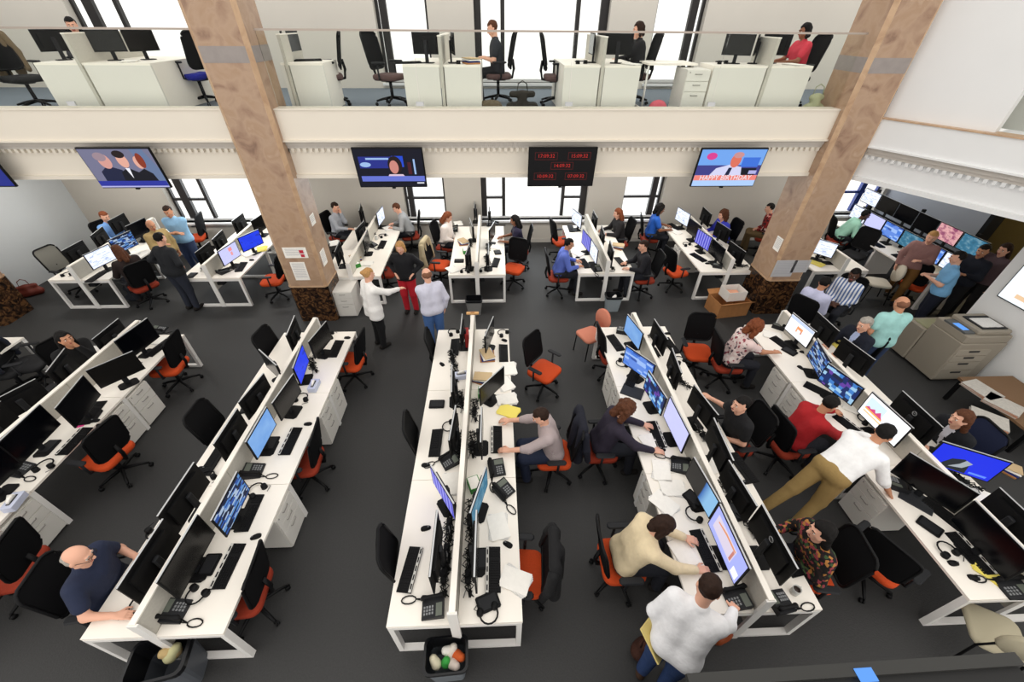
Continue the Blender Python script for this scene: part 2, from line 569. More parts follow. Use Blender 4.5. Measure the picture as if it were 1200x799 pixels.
def bench(row, y0, y1, n, label, hw=HW, end_panel=True):
    x = ROWX[row]
    b = thing('bench_desk', label, 'desk', (x, y0, 0))
    L = (y1 - y0) / n
    for s in (-1, 1):
        for i in range(n):
            a, c = sorted((s * 0.028, s * hw))
            MB().box(a, c, i * L + 0.003, (i + 1) * L - 0.003, DZ - 0.032, DZ).build('worktop', WHITE, b)
    for i in range(n):
        MB().box(-0.022, 0.022, i * L + 0.004, (i + 1) * L - 0.004, 0.42, 1.035).build('divider_panel', DIVGREY, b)
        MB().box(-0.16, 0.16, i * L + 0.1, (i + 1) * L - 0.1, 0.50, 0.56).build('cable_tray', DARKG, b)
    MB().box(-0.029, 0.029, 0, y1 - y0, 1.035, 1.052).build('divider_cap', WHITE, b)
    for i in range(n + 1):
        yy = min(max(i * L, 0.03), y1 - y0 - 0.03)
        fr = MB()
        for s in (-1, 1):
            a, c = sorted((s * (hw - 0.055), s * (hw - 0.005)))
            fr.box(a, c, yy - 0.03, yy + 0.03, 0, DZ - 0.033)
        fr.box(-hw + 0.055, hw - 0.055, yy - 0.03, yy + 0.03, 0, 0.045)
        fr.box(-hw + 0.055, hw - 0.055, yy - 0.03, yy + 0.03, DZ - 0.08, DZ - 0.033)
        fr.build('leg_frame', WHITEM, b)
    if end_panel:
        for yy in (0.0, y1 - y0):
            MB().box(-0.045, 0.045, yy - 0.012, yy + 0.012, 0.0, 1.035).build('end_post', WHITEM, b)
    return b

bench('Z', FY0, FY1, 3, 'long white double sided bench desk cut off by the left edge')
bench('A', FY0, FY1, 3, 'white bench desk at far left with several blank black monitors')
bench('B', FY0, FY1, 3, 'white bench desk where the bald man in navy sits')
bench('C', FY0, FY1, 3, 'white bench desk in the centre foreground, cluttered with papers and cables')
bench('D', FY0, FY1, 3, 'white bench desk with six lit screens and the woman in cream')
bench('E', FY0 + 0.03, FY1, 3, 'white bench desk at far right beside the copier')
bench('Z', BY0, BY1, 2, 'white bench desk by the left wall under the balcony')
bench('A', BY0, BY1, 2, 'white bench desk left of the marble column with a pink document screen')
bench('B', BY0, BY1, 2, 'white bench desk right behind the left marble column')
bench('C', BY0, BY1, 2, 'white cluttered bench desk in the back centre under the double window')
bench('D', BY0, BY1, 2, 'white back bench desk with the man in blue shirt and grey bin')
bench('E', BY0, BY1, 2, 'white back bench desk beside the cardboard boxes')
bench('F', 7.85, 9.3, 1, 'white bench desk right of the right marble column')

REG = []     # (object, description, category, row, side, back?) for labels told apart by order
def reg(o, desc, cat, row, side, back=False):
    o['category'] = cat
    REG.append((o, desc, cat, row, side, back))
    return o

# ------------------------------------------------------------------ screens
def quad_screen(w, h, m, z, y=0.0):
    me = bpy.data.meshes.new('screen')
    me.from_pydata([(w / 2, y, z - h / 2), (-w / 2, y, z - h / 2), (-w / 2, y, z + h / 2), (w / 2, y, z + h / 2)], [], [(0, 1, 2, 3)])
    uv = me.uv_layers.new(name='UVMap')
    for i, c in enumerate(((0, 0), (1, 0), (1, 1), (0, 1))):
        uv.data[i].uv = c
    me.materials.append(m)
    return me

def sm(name, stops, kind='cells', scale=6, stretch=(1, 1, 1), e=0.85, **k):
    return ramp_mat(name, stops, kind, scale, emit=e, uv=True, stretch=stretch, **k)
SCR = dict(
    off=BLACKG,
    page=emit_mat('screen_plain_white', (244, 244, 248), 0.95),
    peri=emit_mat('screen_periwinkle', (160, 168, 240), 0.9),
    grey=mat('screen_dim_reflection', (22, 21, 20), 0.25, spec=0.3),
    sky=sm('screen_sky_blue', [(0.0, (70, 128, 205)), (1.0, (150, 190, 232))], 'noise', 1.5, e=0.8),
    blue=sm('screen_deep_blue', [(0.0, (20, 34, 190)), (0.55, (38, 64, 225)), (0.72, (30, 30, 60)), (0.8, (150, 160, 190))], 'noise', 2.2, e=0.85),
    win=sm('screen_blue_windows', [(0.0, (96, 134, 214)), (0.4, (70, 118, 208)), (0.65, (150, 180, 232)), (0.88, (54, 84, 160))], 'cells', 3.2, (1.2, 2.4, 1), interp='CONSTANT'),
    tiles=sm('screen_video_tiles', [(0.0, (26, 44, 96)), (0.35, (64, 120, 190)), (0.6, (30, 36, 60)), (0.75, (150, 190, 220)), (0.9, (96, 60, 150))], 'cells', 5, (1.5, 1.2, 1), interp='CONSTANT'),
    lilac=sm('screen_lilac_document', [(0.0, (205, 205, 245)), (0.6, (190, 190, 240)), (0.9, (170, 175, 225))], 'wavey', 9, (1, 1, 1), e=0.9, distort=4),
    doc=sm('screen_white_document', [(0.0, (224, 230, 248)), (0.72, (214, 222, 246)), (0.82, (166, 180, 214))], 'cells', 7, (0.9, 4.5, 1), e=0.95, interp='CONSTANT'),
    chart=sm('screen_white_chart', [(0.0, (248, 246, 246)), (0.8, (240, 242, 248)), (0.86, (236, 150, 70)), (0.93, (190, 60, 80))], 'cells', 6, (0.8, 2.5, 1), e=0.98, interp='CONSTANT'),
    half=sm('screen_half_blue', [(0.0, (40, 38, 36)), (0.55, (42, 40, 38)), (0.6, (60, 110, 180)), (0.85, (140, 190, 230))], 'wavex', 0.16, (1, 1, 1), e=0.75, distort=0.6),
    photo=sm('screen_blue_photo', [(0.0, (18, 30, 60)), (0.35, (40, 80, 160)), (0.6, (90, 140, 200)), (0.8, (170, 190, 215))], 'cells', 5, (1.2, 3, 1), e=0.7, interp='CONSTANT'),
    teal=sm('screen_teal_photo', [(0.0, (26, 60, 80)), (0.5, (60, 120, 150)), (0.9, (170, 200, 205))], 'noise', 5, e=0.7),
    violet=sm('screen_violet_blue', [(0.0, (60, 60, 190)), (0.5, (92, 90, 205)), (0.8, (150, 150, 225))], 'wavex', 2.0, e=0.8, distort=1),
    news=sm('screen_news_picture', [(0.0, (40, 30, 50)), (0.4, (150, 80, 110)), (0.55, (225, 170, 170)), (0.8, (60, 30, 60))], 'noise', 3.5, e=0.8),
)
SDESC = dict(page='monitor with white page', peri='monitor with lilac page', off='monitor with blank black screen', grey='monitor with dim dark screen', sky='monitor with plain sky blue screen', blue='monitor with deep blue picture',
             win='monitor with blue window layout', tiles='monitor with video tiles', lilac='monitor with pale lilac document', doc='monitor with white document page',
             chart='monitor with coloured chart', half='monitor half dark half blue', photo='monitor with blue news page', teal='monitor with teal picture',
             violet='monitor with violet blue screen', news='monitor with pink news picture', back='black monitor seen from behind')

def make_monitor(w, h, edge=None):
    p = thing('monitor', None, None)
    zc = 0.32
    hb = MB()
    hb.box(-w / 2 - 0.014, w / 2 + 0.014, -0.012, 0.006, zc - h / 2 - 0.016, zc + h / 2 + 0.014)
    hb.box(-w / 2 + 0.06, w / 2 - 0.06, -0.04, -0.012, zc - h / 2 + 0.04, zc + h / 2 - 0.05)
    hb.build('housing', BLACK, p)
    if edge:
        MB().box(-w / 2 - 0.016, w / 2 + 0.016, -0.014, 0.002, zc + h / 2 + 0.014, zc + h / 2 + 0.018).build('top_edge', edge, p)
    o = bpy.data.objects.new('screen', quad_screen(w, h, SCR['off'], zc, 0.0075))
    COL.objects.link(o)
    o.parent = p
    MB().box(-0.035, 0.035, -0.075, -0.04, 0.012, zc + 0.05, 0, 0.01).build('stand', DARKG, p)
    MB().box(-0.125, 0.125, -0.12, 0.07, 0, 0.014, 0, 0.03).build('stand_base', BLACK, p)
    return p
PROTO = []
mon = make_monitor(0.53, 0.32, SILVER)
mon_big = make_monitor(0.60, 0.36, SILVER)
PROTO += [mon, mon_big]

def monitor(p, face, scr, row=None, side=None, back=False, z=DZ, tilt=0.0, desc=None, big=False, label=None, pic=None):
    o = copy_tree(mon_big if big else mon)
    a = math.radians(face)
    # p is the middle of the panel; the stand foot is on the worktop below it
    o.location = (p[0], p[1], z)
    o.rotation_euler = (0, 0, a - PI / 2)
    if scr != 'off' and scr != 'back':
        for ch in o.children:
            if ch.name.startswith('screen'):
                ch.data = ch.data.copy()
                ch.data.materials[0] = SCR[scr]
    if tilt:
        for ch in o.children:
            if ch.name.startswith(('screen', 'housing', 'top_edge')):
                R_ = Matrix.Translation((0, 0, 0.32)) @ Matrix.Rotation(tilt, 4, 'X') @ Matrix.Translation((0, 0, -0.32))
                ch.matrix_local = R_
    if pic:
        mb = MB()
        pm = []
        for i, (pts, rgb) in enumerate(pic):
            m_ = emit_mat('picture_%d_%d_%d' % rgb, rgb, 0.9)
            if m_ not in pm: pm.append(m_)
            # picture points run from the viewer's left to right
            mb.add([(-x, 0.0085 + 0.0004 * i, 0.32 + z_) for x, z_ in pts], [tuple(range(len(pts)))], pm.index(m_))
        mb.build('screen_picture', pm, o)
    if desc and 'logo' in desc:
        lg = MB().tube([(0.028 * math.cos(t), 0, 0.028 * math.sin(t)) for t in [2 * PI * i / 16 for i in range(16)]], 0.003, 5, closed=True).build('logo_ring', SILVER, o, (0, -0.0425, 0.415))
        text_mesh('logo_text', 'DELL', 0.02, SILVER, lg, (0, -0.001, 0), (PI / 2, 0, 0))
    if label:
        tag(o, label, 'monitor')
    else:
        reg(o, desc or SDESC[scr], 'monitor', row, side, back)
    return o

# ------------------------------------------------------------------ keyboard, mouse, phone, headset and other desk things
def make_keyboard(silver):
    p = thing('keyboard', None, None)
    b = MB()
    b.add([(-0.22, -0.075, 0), (0.22, -0.075, 0), (0.22, 0.075, 0), (-0.22, 0.075, 0), (-0.22, -0.075, 0.012), (0.22, -0.075, 0.012), (0.22, 0.075, 0.026), (-0.22, 0.075, 0.026)],
          [(3, 2, 1, 0), (4, 5, 6, 7), (0, 1, 5, 4), (1, 2, 6, 5), (2, 3, 7, 6), (3, 0, 4, 7)])
    b.build('body', BLACK, p)
    k = MB()
    for r in range(5):
        yy = -0.064 + r * 0.021
        zz = 0.013 + 0.0933 * (yy + 0.075)
        for c in range(18):
            if c in (13,): continue
            xx = -0.212 + c * 0.0237
            k.box(xx, xx + 0.019, yy, yy + 0.017, zz, zz + 0.006)
    tag(k.build('keys', KEYS, p), kind='stuff')
    if silver:
        s = MB()
        s.add([(-0.219, 0.046, 0.0245), (0.219, 0.046, 0.0245), (0.219, 0.074, 0.027), (-0.219, 0.074, 0.027)], [(0, 1, 2, 3)])
        s.build('top_strip', mat('keyboard_light_strip', (206, 204, 198), 0.4), p)
        q = MB()
        for c in range(5):
            q.box(-0.2 + c * 0.085, -0.2 + c * 0.085 + 0.05, 0.054, 0.066, 0.026, 0.031)
        tag(q.build('media_keys', KEYS, p), kind='stuff')
    return p
kb = make_keyboard(False)
kbs = make_keyboard(True)
def make_mouse():
    p = thing('mouse', None, None)
    rings = []
    for y, w, h in ((-0.055, 0.012, 0.010), (-0.045, 0.026, 0.022), (-0.02, 0.031, 0.034), (0.015, 0.029, 0.031), (0.042, 0.024, 0.02), (0.056, 0.012, 0.009)):
        rings.append([(w * math.cos(a), y, max(0.0, h * math.sin(a))) for a in [PI * i / 6 for i in range(7)]][::-1])
    MB().loft(rings, 0, True, True).build('shell', BLACK, p)
    MB().box(-0.004, 0.004, 0.02, 0.038, 0.026, 0.034).build('scroll_wheel', GREYP, p)
    return p
mouse = make_mouse()
def make_phone():
    p = thing('desk_phone', None, None)
    b = MB()
    b.add([(-0.10, -0.105, 0), (0.10, -0.105, 0), (0.10, 0.105, 0), (-0.10, 0.105, 0), (-0.10, -0.105, 0.022), (0.10, -0.105, 0.022), (0.10, 0.105, 0.075), (-0.10, 0.105, 0.075)],
          [(3, 2, 1, 0), (4, 5, 6, 7), (0, 1, 5, 4), (1, 2, 6, 5), (2, 3, 7, 6), (3, 0, 4, 7)])
    b.build('phone_body', DARKG, p)
    zz = lambda y: 0.022 + (y + 0.105) * 0.2524
    s = MB()
    s.add([(-0.02, 0.03, zz(0.03) + 0.002), (0.09, 0.03, zz(0.03) + 0.002), (0.09, 0.09, zz(0.09) + 0.002), (-0.02, 0.09, zz(0.09) + 0.002)], [(0, 1, 2, 3)])
    s.build('display', mat('lcd_grey_green', (96, 102, 92), 0.3), p)
    k = MB()
    for r in range(4):
        for c in range(3):
            xx, yy = -0.005 + c * 0.027, -0.088 + r * 0.026
            k.box(xx, xx + 0.019, yy, yy + 0.016, zz(yy), zz(yy) + 0.009)
    tag(k.build('keypad', mat('keypad_grey', (132, 134, 136), 0.5), p), kind='stuff')
    h = MB()
    h.tube([(-0.068, -0.11, 0.045), (-0.068, -0.09, 0.075), (-0.068, -0.05, 0.085), (-0.068, 0.05, 0.105), (-0.068, 0.09, 0.115), (-0.068, 0.11, 0.095)], [0.018, 0.026, 0.017, 0.017, 0.026, 0.018], 8)
    h.build('handset', BLACK, p)
    pts = [(-0.068, -0.11, 0.03)]
    for i in range(13):
        a = i / 12 * 2 * PI
        pts.append((-0.09 - 0.035 * math.sin(a) * 1.0, -0.17 - 0.07 * (1 - math.cos(a)), 0.008))
    pts.append((-0.085, -0.10, 0.012))
    MB().tube(pts, 0.0065, 6).build('cord', CORD, p)
    return p
phone = make_phone()
def make_headset():
    p = thing('headset', None, None)
    pts = [(0.085 * math.cos(a), 0.085 * math.sin(a), 0.03) for a in [math.radians(-30 + i * 24) for i in range(11)]]
    MB().tube(pts, 0.0085, 6).build('headband', BLACK, p)
    for q in (pts[0], pts[-1]):
        MB().cyl(q[0], q[1], 0.0, 0.05, 0.036, 0.032, 12).build('ear_cushion', BLACK, p)
    MB().tube([pts[0], (0.12, -0.09, 0.01), (0.05, -0.13, 0.02)], 0.004, 5).build('microphone_boom', DARKG, p)
    return p
headset = make_headset()
def make_mug(m):
    p = thing('mug', None, None)
    MB().lathe(0, 0, [(0.030, 0), (0.038, 0.004), (0.040, 0.09), (0.036, 0.09), (0.034, 0.012), (0.002, 0.012)], 16).build('cup', m, p)
    MB().tube([(0.038, 0, 0.075), (0.062, 0, 0.07), (0.066, 0, 0.045), (0.055, 0, 0.022), (0.038, 0, 0.018)], 0.0055, 6).build('handle', m, p)
    MB().cyl(0, 0, 0.07, 0.072, 0.0345, n=16).build('drink', mat('coffee', (40, 24, 14), 0.2), p)
    return p
mug = make_mug(mat('silver_mug', (205, 204, 200), 0.3))
def make_stapler_block():
    p = thing('docking_station', None, None)
    MB().box(-0.11, 0.11, -0.08, 0.08, 0, 0.022, 0, 0.012).build('body', BLACK, p)
    MB().box(-0.09, 0.09, -0.06, 0.055, 0.022, 0.027, 0, 0.01).build('top_plate', DARKG, p)
    return p
dock = make_stapler_block()
def make_papers(m, m2):
    p = thing('paper_stack', None, None)
    for i in range(4):
        a = (-0.12, 0.08, -0.03, 0.16)[i]
        MB().box(-0.105, 0.105, -0.148, 0.148, i * 0.004, i * 0.004 + 0.003).xform(Matrix.Rotation(a, 4, 'Z')).build('sheet', m if i % 2 else m2, p)
    return p
papers = make_papers(PAPER, PRINT)
papers_y = make_papers(YELLOW, YELLOW)
def make_tissue():
    p = thing('tissue_box', None, None)
    MB().box(-0.11, 0.11, -0.06, 0.06, 0, 0.08, 0, 0.006).build('box', mat('tissue_box_blue', (196, 202, 222), 0.7), p)
    MB().box(-0.07, 0.07, -0.02, 0.02, 0.08, 0.082).build('slot', BLACK, p)
    MB().loft([[(-0.06, -0.008, 0.08), (0.06, -0.008, 0.08), (0.06, 0.008, 0.08), (-0.06, 0.008, 0.08)], [(-0.035, -0.03, 0.13), (0.05, -0.01, 0.12), (0.03, 0.03, 0.14), (-0.05, 0.012, 0.11)]], 0, True, True).build('tissue', PAPER, p)
    return p
tissue = make_tissue()
def make_cables():
    p = thing('cable_tangle', None, None)
    rnd = random.Random(3)
    for i in range(7):
        pts = [(rnd.uniform(-0.07, 0.07), -0.24 + 0.44 * t / 9, 0.012 + 0.05 * abs(math.sin(t * 1.3 + i)) * rnd.random()) for t in range(10)]
        MB().tube(pts, 0.006, 5).build('cable', CORD if i else mat('grey_cable', (120, 120, 118), 0.5), p)
    MB().box(-0.03, 0.03, -0.12, 0.02, 0.0, 0.04, 0, 0.008).build('power_adapter', BLACK, p)
    return p
cables = make_cables()
def make_books():
    p = thing('file_pile', None, None)
    for i, (m, w, h) in enumerate(((CARD, 0.12, 0.03), (mat('navy_folder', (30, 44, 110), 0.6), 0.11, 0.02), (PAPER, 0.10, 0.02), (mat('tan_folder', (206, 180, 140), 0.7), 0.09, 0.015))):
        MB().box(-w, w, -0.14, 0.14, i * 0.024, i * 0.024 + h * 0.75).xform(Matrix.Rotation((i - 1) * 0.12, 4, 'Z')).build('folder', m, p)
    return p
files = make_books()
def make_binders():
    p = thing('binder_row', None, None)
    for i in range(3):
        b = MB().box(-0.035 + 0, 0.035, -0.09 + i * 0.065, -0.03 + i * 0.065, 0, 0.30).build('binder', mat('red_binder', (168, 34, 34), 0.5), p)
        MB().box(-0.037, -0.035, -0.075 + i * 0.065, -0.045 + i * 0.065, 0.12, 0.24).build('spine_label', PAPER, b)
    return p
binders = make_binders()
def make_pad():
    p = thing('writing_pad', None, None)
    MB().box(-0.12, 0.12, -0.16, 0.16, 0, 0.012).build('cover', mat('charcoal_cover', (52, 54, 60), 0.6), p)
    MB().box(-0.118, 0.118, -0.158, 0.158, 0.012, 0.015).build('strap', mat('charcoal_strap', (40, 42, 46), 0.6), p)
    return p
pad = make_pad()
def make_green():
    p = thing('snack_box', None, None)
    MB().box(-0.07, 0.07, -0.09, 0.09, 0, 0.09, 0, 0.006).build('box', GREEN, p)
    MB().box(-0.06, 0.06, -0.08, 0.08, 0.09, 0.094).build('label', PAPER, p)
    return p
snack = make_green()
PROTO += [binders, pad, snack]
PROTO += [kb, kbs, mouse, phone, headset, mug, dock, papers, papers_y, tissue, cables, files]
def note(p, m, row, side, rz=0.0, back=False, name='pink sticky note'):
    o = MB().box(-0.038, 0.038, -0.038, 0.038, 0, 0.004).build('sticky_note', m)
    o.location = p
    o.rotation_euler = (0, 0, rz)
    reg(o, name, 'sticky note', row, side, back)

KINDS = dict(kb=(kb, 'black keyboard', 'keyboard'), kbs=(kbs, 'black keyboard with light top strip', 'keyboard'), mouse=(mouse, 'black computer mouse', 'mouse'),
             phone=(phone, 'dark desk phone with looped cord', 'desk phone'), headset=(headset, 'black headset lying', 'headset'), mug=(mug, 'silver coffee mug', 'mug'),
             dock=(dock, 'flat black docking station', 'docking station'), papers=(papers, 'loose white printed sheets', 'papers'), papers_y=(papers_y, 'yellow paper pad', 'papers'),
             tissue=(tissue, 'pale blue tissue box with tissue', 'tissue box'), cables=(cables, 'tangle of black cables', 'cables'), files=(files, 'pile of coloured folders', 'folders'), binders=(binders, 'row of red binders', 'binders'), pad=(pad, 'charcoal writing pad', 'writing pad'), snack=(snack, 'green snack box', 'box'))
def put(kind, p, row, side, rz=None, back=False, desc=None):
    proto, d, cat = KINDS[kind]
    if rz is None:      # worker on the left side looks towards +x, on the right side towards -x
        rz = -90 if side == 'L' else 90
    o = place(proto, p, math.radians(rz))
    return reg(o, desc or d, cat, row, side, back)

# ------------------------------------------------------------------ drawer pedestals
def make_pedestal():
    p = thing('drawer_pedestal', None, None)
    MB().box(-0.2, 0.2, -0.52, 0.0, 0.02, 0.64).build('body', PED, p)
    for i, (z0, z1) in enumerate(((0.03, 0.325), (0.33, 0.475), (0.48, 0.63))):
        d = MB().box(-0.195, 0.195, 0.001, 0.018, z0 + 0.003, z1 - 0.003).build('drawer', PED, p)
        MB().tube([(-0.06, 0.018, z1 - 0.05), (-0.05, 0.034, z1 - 0.052), (0.05, 0.034, z1 - 0.052), (0.06, 0.018, z1 - 0.05)], 0.006, 6).build('handle', PEDLINE, d)
    MB().cyl(0.15, 0.018, 0.595, 0.61, 0.008, n=8).build('lock', PEDLINE, p)
    MB().box(-0.19, 0.19, -0.5, -0.01, 0.0, 0.02).build('plinth', DARKG, p)
    return p
ped = make_pedestal()
PROTO.append(ped)
def pedestal(row, side, y, back=False):
    s = -1 if side == 'L' else 1
    o = place(ped, (ROWX[row] + s * (HW - 0.03), y, 0), math.radians(-90 * s))
    reg(o, 'white three drawer pedestal', 'drawer unit', row, side, back)

# ------------------------------------------------------------------ chairs
def rrect(w, h, r, n=4):
    pts = []
    for cx, cy, a0 in ((w - r, -h + r, -90), (w - r, h - r, 0), (-w + r, h - r, 90), (-w + r, -h + r, 180)):
        for i in range(n + 1):
            a = math.radians(a0 + 90 * i / n)
            pts.append((cx + r * math.cos(a), cy + r * math.sin(a)))
    return pts
def make_chair(seat_m, mesh_m=MESH, frame_m_=BLACK):
    p = thing('task_chair', None, None)
    o = rrect(0.245, 0.235, 0.10)
    sc = lambda k: [(x * k, y * k) for x, y in o]
    MB().loft([[(x, y, 0.40) for x, y in sc(0.9)], [(x, y, 0.43) for x, y in sc(1.0)], [(x, y, 0.47) for x, y in sc(1.0)], [(x, y, 0.49) for x, y in sc(0.93)], [(x, y, 0.485) for x, y in sc(0.5)]], 0, True, True).build('seat', seat_m, p)
    # backrest: rounded frame and mesh sheet, curved and leaning back (chair looks along +y)
    def bend(x, z):
        zz = z - 0.55
        return (x, -0.235 - 0.16 * zz - 0.06 * zz * zz + 0.55 * x * x, z)
    out = rrect(0.235, 0.265, 0.09, 3)
    fr = MB().tube([bend(x, y + 0.83) for x, y in out], 0.016, 6, closed=True).build('backrest', frame_m_, p)
    ms = MB()
    n = 7
    vs_, fs = [], []
    for j in range(n):
        for i in range(n):
            u, v = -1 + 2 * i / (n - 1), -1 + 2 * j / (n - 1)
            k = 0.93 if abs(u) + abs(v) > 1.9 else 1.0
            vs_.append(bend(u * 0.225 * k, 0.83 + v * 0.255 * k))
    for j in range(n - 1):
        for i in range(n - 1):
            a = j * n + i
            fs.append((a, a + 1, a + n + 1, a + n))
    vb = [(x, y - 0.012, z) for x, y, z in vs_]
    N = len(vs_)
    ms.add(vs_ + vb, fs + [tuple(i + N for i in f_[::-1]) for f_ in fs], 0, True)
    ms.build('back_mesh', mesh_m, fr)
    MB().tube([(0, -0.15, 0.40), (0, -0.27, 0.42), (0, -0.30, 0.55), (0, -0.275, 0.70)], 0.025, 6).build('back_support', BLACK, p)
    for s in (-1, 1):
        a = MB()
        a.tube([(s * 0.20, -0.02, 0.41), (s * 0.285, -0.03, 0.43), (s * 0.29, -0.03, 0.655)], 0.017, 6)
        a.box(s * 0.29 - 0.04, s * 0.29 + 0.04, -0.13, 0.13, 0.655, 0.685, 0, 0.025)
        a.build('armrest', DARKG, p)
    MB().cyl(0, 0, 0.12, 0.40, 0.028, 0.028, 10).box(-0.1, 0.1, -0.14, 0.1, 0.375, 0.41, 0, 0.02).build('gas_column', DARKG, p)
    for i in range(5):
        a = 2 * PI * i / 5 + 0.3
        ca, sa = math.cos(a), math.sin(a)
        MB().tube([(0, 0, 0.13), (ca * 0.18, sa * 0.18, 0.105), (ca * 0.30, sa * 0.30, 0.075)], [0.028, 0.022, 0.016], 6).build('base_leg', BLACK, p)
        cs = MB()
        for d in (-0.014, 0.014):
            ux, uy = -sa * d, ca * d
            rings = []
            for e in (-0.008, 0.008):
                rings.append([(ca * 0.30 + ux - sa * e + ca * 0.028 * math.cos(t), sa * 0.30 + uy + ca * e + sa * 0.028 * math.cos(t), 0.028 + 0.028 * math.sin(t)) for t in [2 * PI * q / 10 for q in range(10)]])
            cs.loft(rings, 0, True, True)
        cs.build('caster', BLACK, p)
    return p
chair = make_chair(ORANGE)
PROTO.append(chair)
CHAIR_SWAP = dict(orange=None, rust=dict(seat=RUST), black=dict(seat=mat('black_seat_fabric', (30, 30, 32), 0.85)), brown=dict(seat=mat('mauve_brown_seat', (96, 74, 72), 0.85)),
                  navy=dict(seat=mat('navy_seat_fabric', (24, 32, 60), 0.85), back_mesh=mat('navy_mesh', (24, 32, 60), 0.8)),
                  blue=dict(seat=mat('blue_seat_fabric', (26, 36, 150), 0.85)), greyback=dict(seat=mat('blue_grey_seat', (52, 66, 92), 0.85), back_mesh=mat('grey_mesh', (120, 118, 110), 0.8)))
def task_chair(p, face, label, kind='orange', z=0.0):
    o = place(chair, (p[0], p[1], z), math.radians(face - 90), CHAIR_SWAP[kind], label, 'chair')
    return o

# ------------------------------------------------------------------ people: bodies grown from blended tapered limbs
def v3(*a): return np.array(a, dtype=float)
def unit(a): return a / (np.linalg.norm(a) + 1e-9)

def field(prims, h, k, clips=()):
    lo = np.min([np.minimum(p[1], p[2]) - max(p[3], p[4]) if p[0] == 'c' else p[1] - np.max(p[2]) for p in prims], axis=0) - 2.5 * h
    hi = np.max([np.maximum(p[1], p[2]) + max(p[3], p[4]) if p[0] == 'c' else p[1] + np.max(p[2]) for p in prims], axis=0) + 2.5 * h
    n = np.ceil((hi - lo) / h).astype(int) + 1
    F = np.full(n, 0.12, dtype=np.float32)
    ax = [lo[i] + h * np.arange(n[i]) for i in range(3)]
    for p in prims:
        if p[0] == 'c':
            a, b, ra, rb = p[1], p[2], p[3], p[4]
            l_, h_ = np.minimum(a, b) - max(ra, rb) - k - 2 * h, np.maximum(a, b) + max(ra, rb) + k + 2 * h
        else:
            c, r = p[1], np.asarray(p[2], float)
            l_, h_ = c - np.max(r) - k - 2 * h, c + np.max(r) + k + 2 * h
        i0 = np.clip(np.floor((l_ - lo) / h).astype(int), 0, n - 1)
        i1 = np.clip(np.ceil((h_ - lo) / h).astype(int) + 1, 1, n)
        X, Y, Z = np.meshgrid(ax[0][i0[0]:i1[0]], ax[1][i0[1]:i1[1]], ax[2][i0[2]:i1[2]], indexing='ij')
        if p[0] == 'c':
            ba = b - a
            L2 = max(float(ba @ ba), 1e-9)
            t = np.clip(((X - a[0]) * ba[0] + (Y - a[1]) * ba[1] + (Z - a[2]) * ba[2]) / L2, 0, 1)
            d = np.sqrt((X - a[0] - t * ba[0]) ** 2 + (Y - a[1] - t * ba[1]) ** 2 + (Z - a[2] - t * ba[2]) ** 2) - (ra + t * (rb - ra))
        else:
            R_ = p[3]
            dx, dy, dz = X - c[0], Y - c[1], Z - c[2]
            q = [(dx * R_[0, i] + dy * R_[1, i] + dz * R_[2, i]) / r[i] for i in range(3)]
            m = np.sqrt(q[0] ** 2 + q[1] ** 2 + q[2] ** 2)
            d = (m - 1) * np.min(r)
        S = F[i0[0]:i1[0], i0[1]:i1[1], i0[2]:i1[2]]
        kk = p[5] if (p[0] == 'c' and len(p) > 5) else (p[4] if p[0] == 'e' and len(p) > 4 else k)
        if kk < 0:      # carve
            S[...] = np.maximum(S, -d)
        else:
            g = np.clip(0.5 + 0.5 * (S - d) / max(kk, 1e-6), 0, 1)
            S[...] = S * (1 - g) + d * g - kk * g * (1 - g)
    if clips:
        X, Y, Z = np.meshgrid(ax[0], ax[1], ax[2], indexing='ij')
        pl = lambda pt, nr: ((X - pt[0]) * nr[0] + (Y - pt[1]) * nr[1] + (Z - pt[2]) * nr[2]).astype(np.float32)
        for cl in clips:      # keep the side the normal points away from; four entries cut away a wedge
            F = np.maximum(F, pl(*cl) if len(cl) == 2 else np.minimum(pl(cl[0], cl[1]), pl(cl[2], cl[3])))
    for s in (0, -1):
        F[s], F[:, s], F[:, :, s] = 0.1, 0.1, 0.1
    return F, lo, h

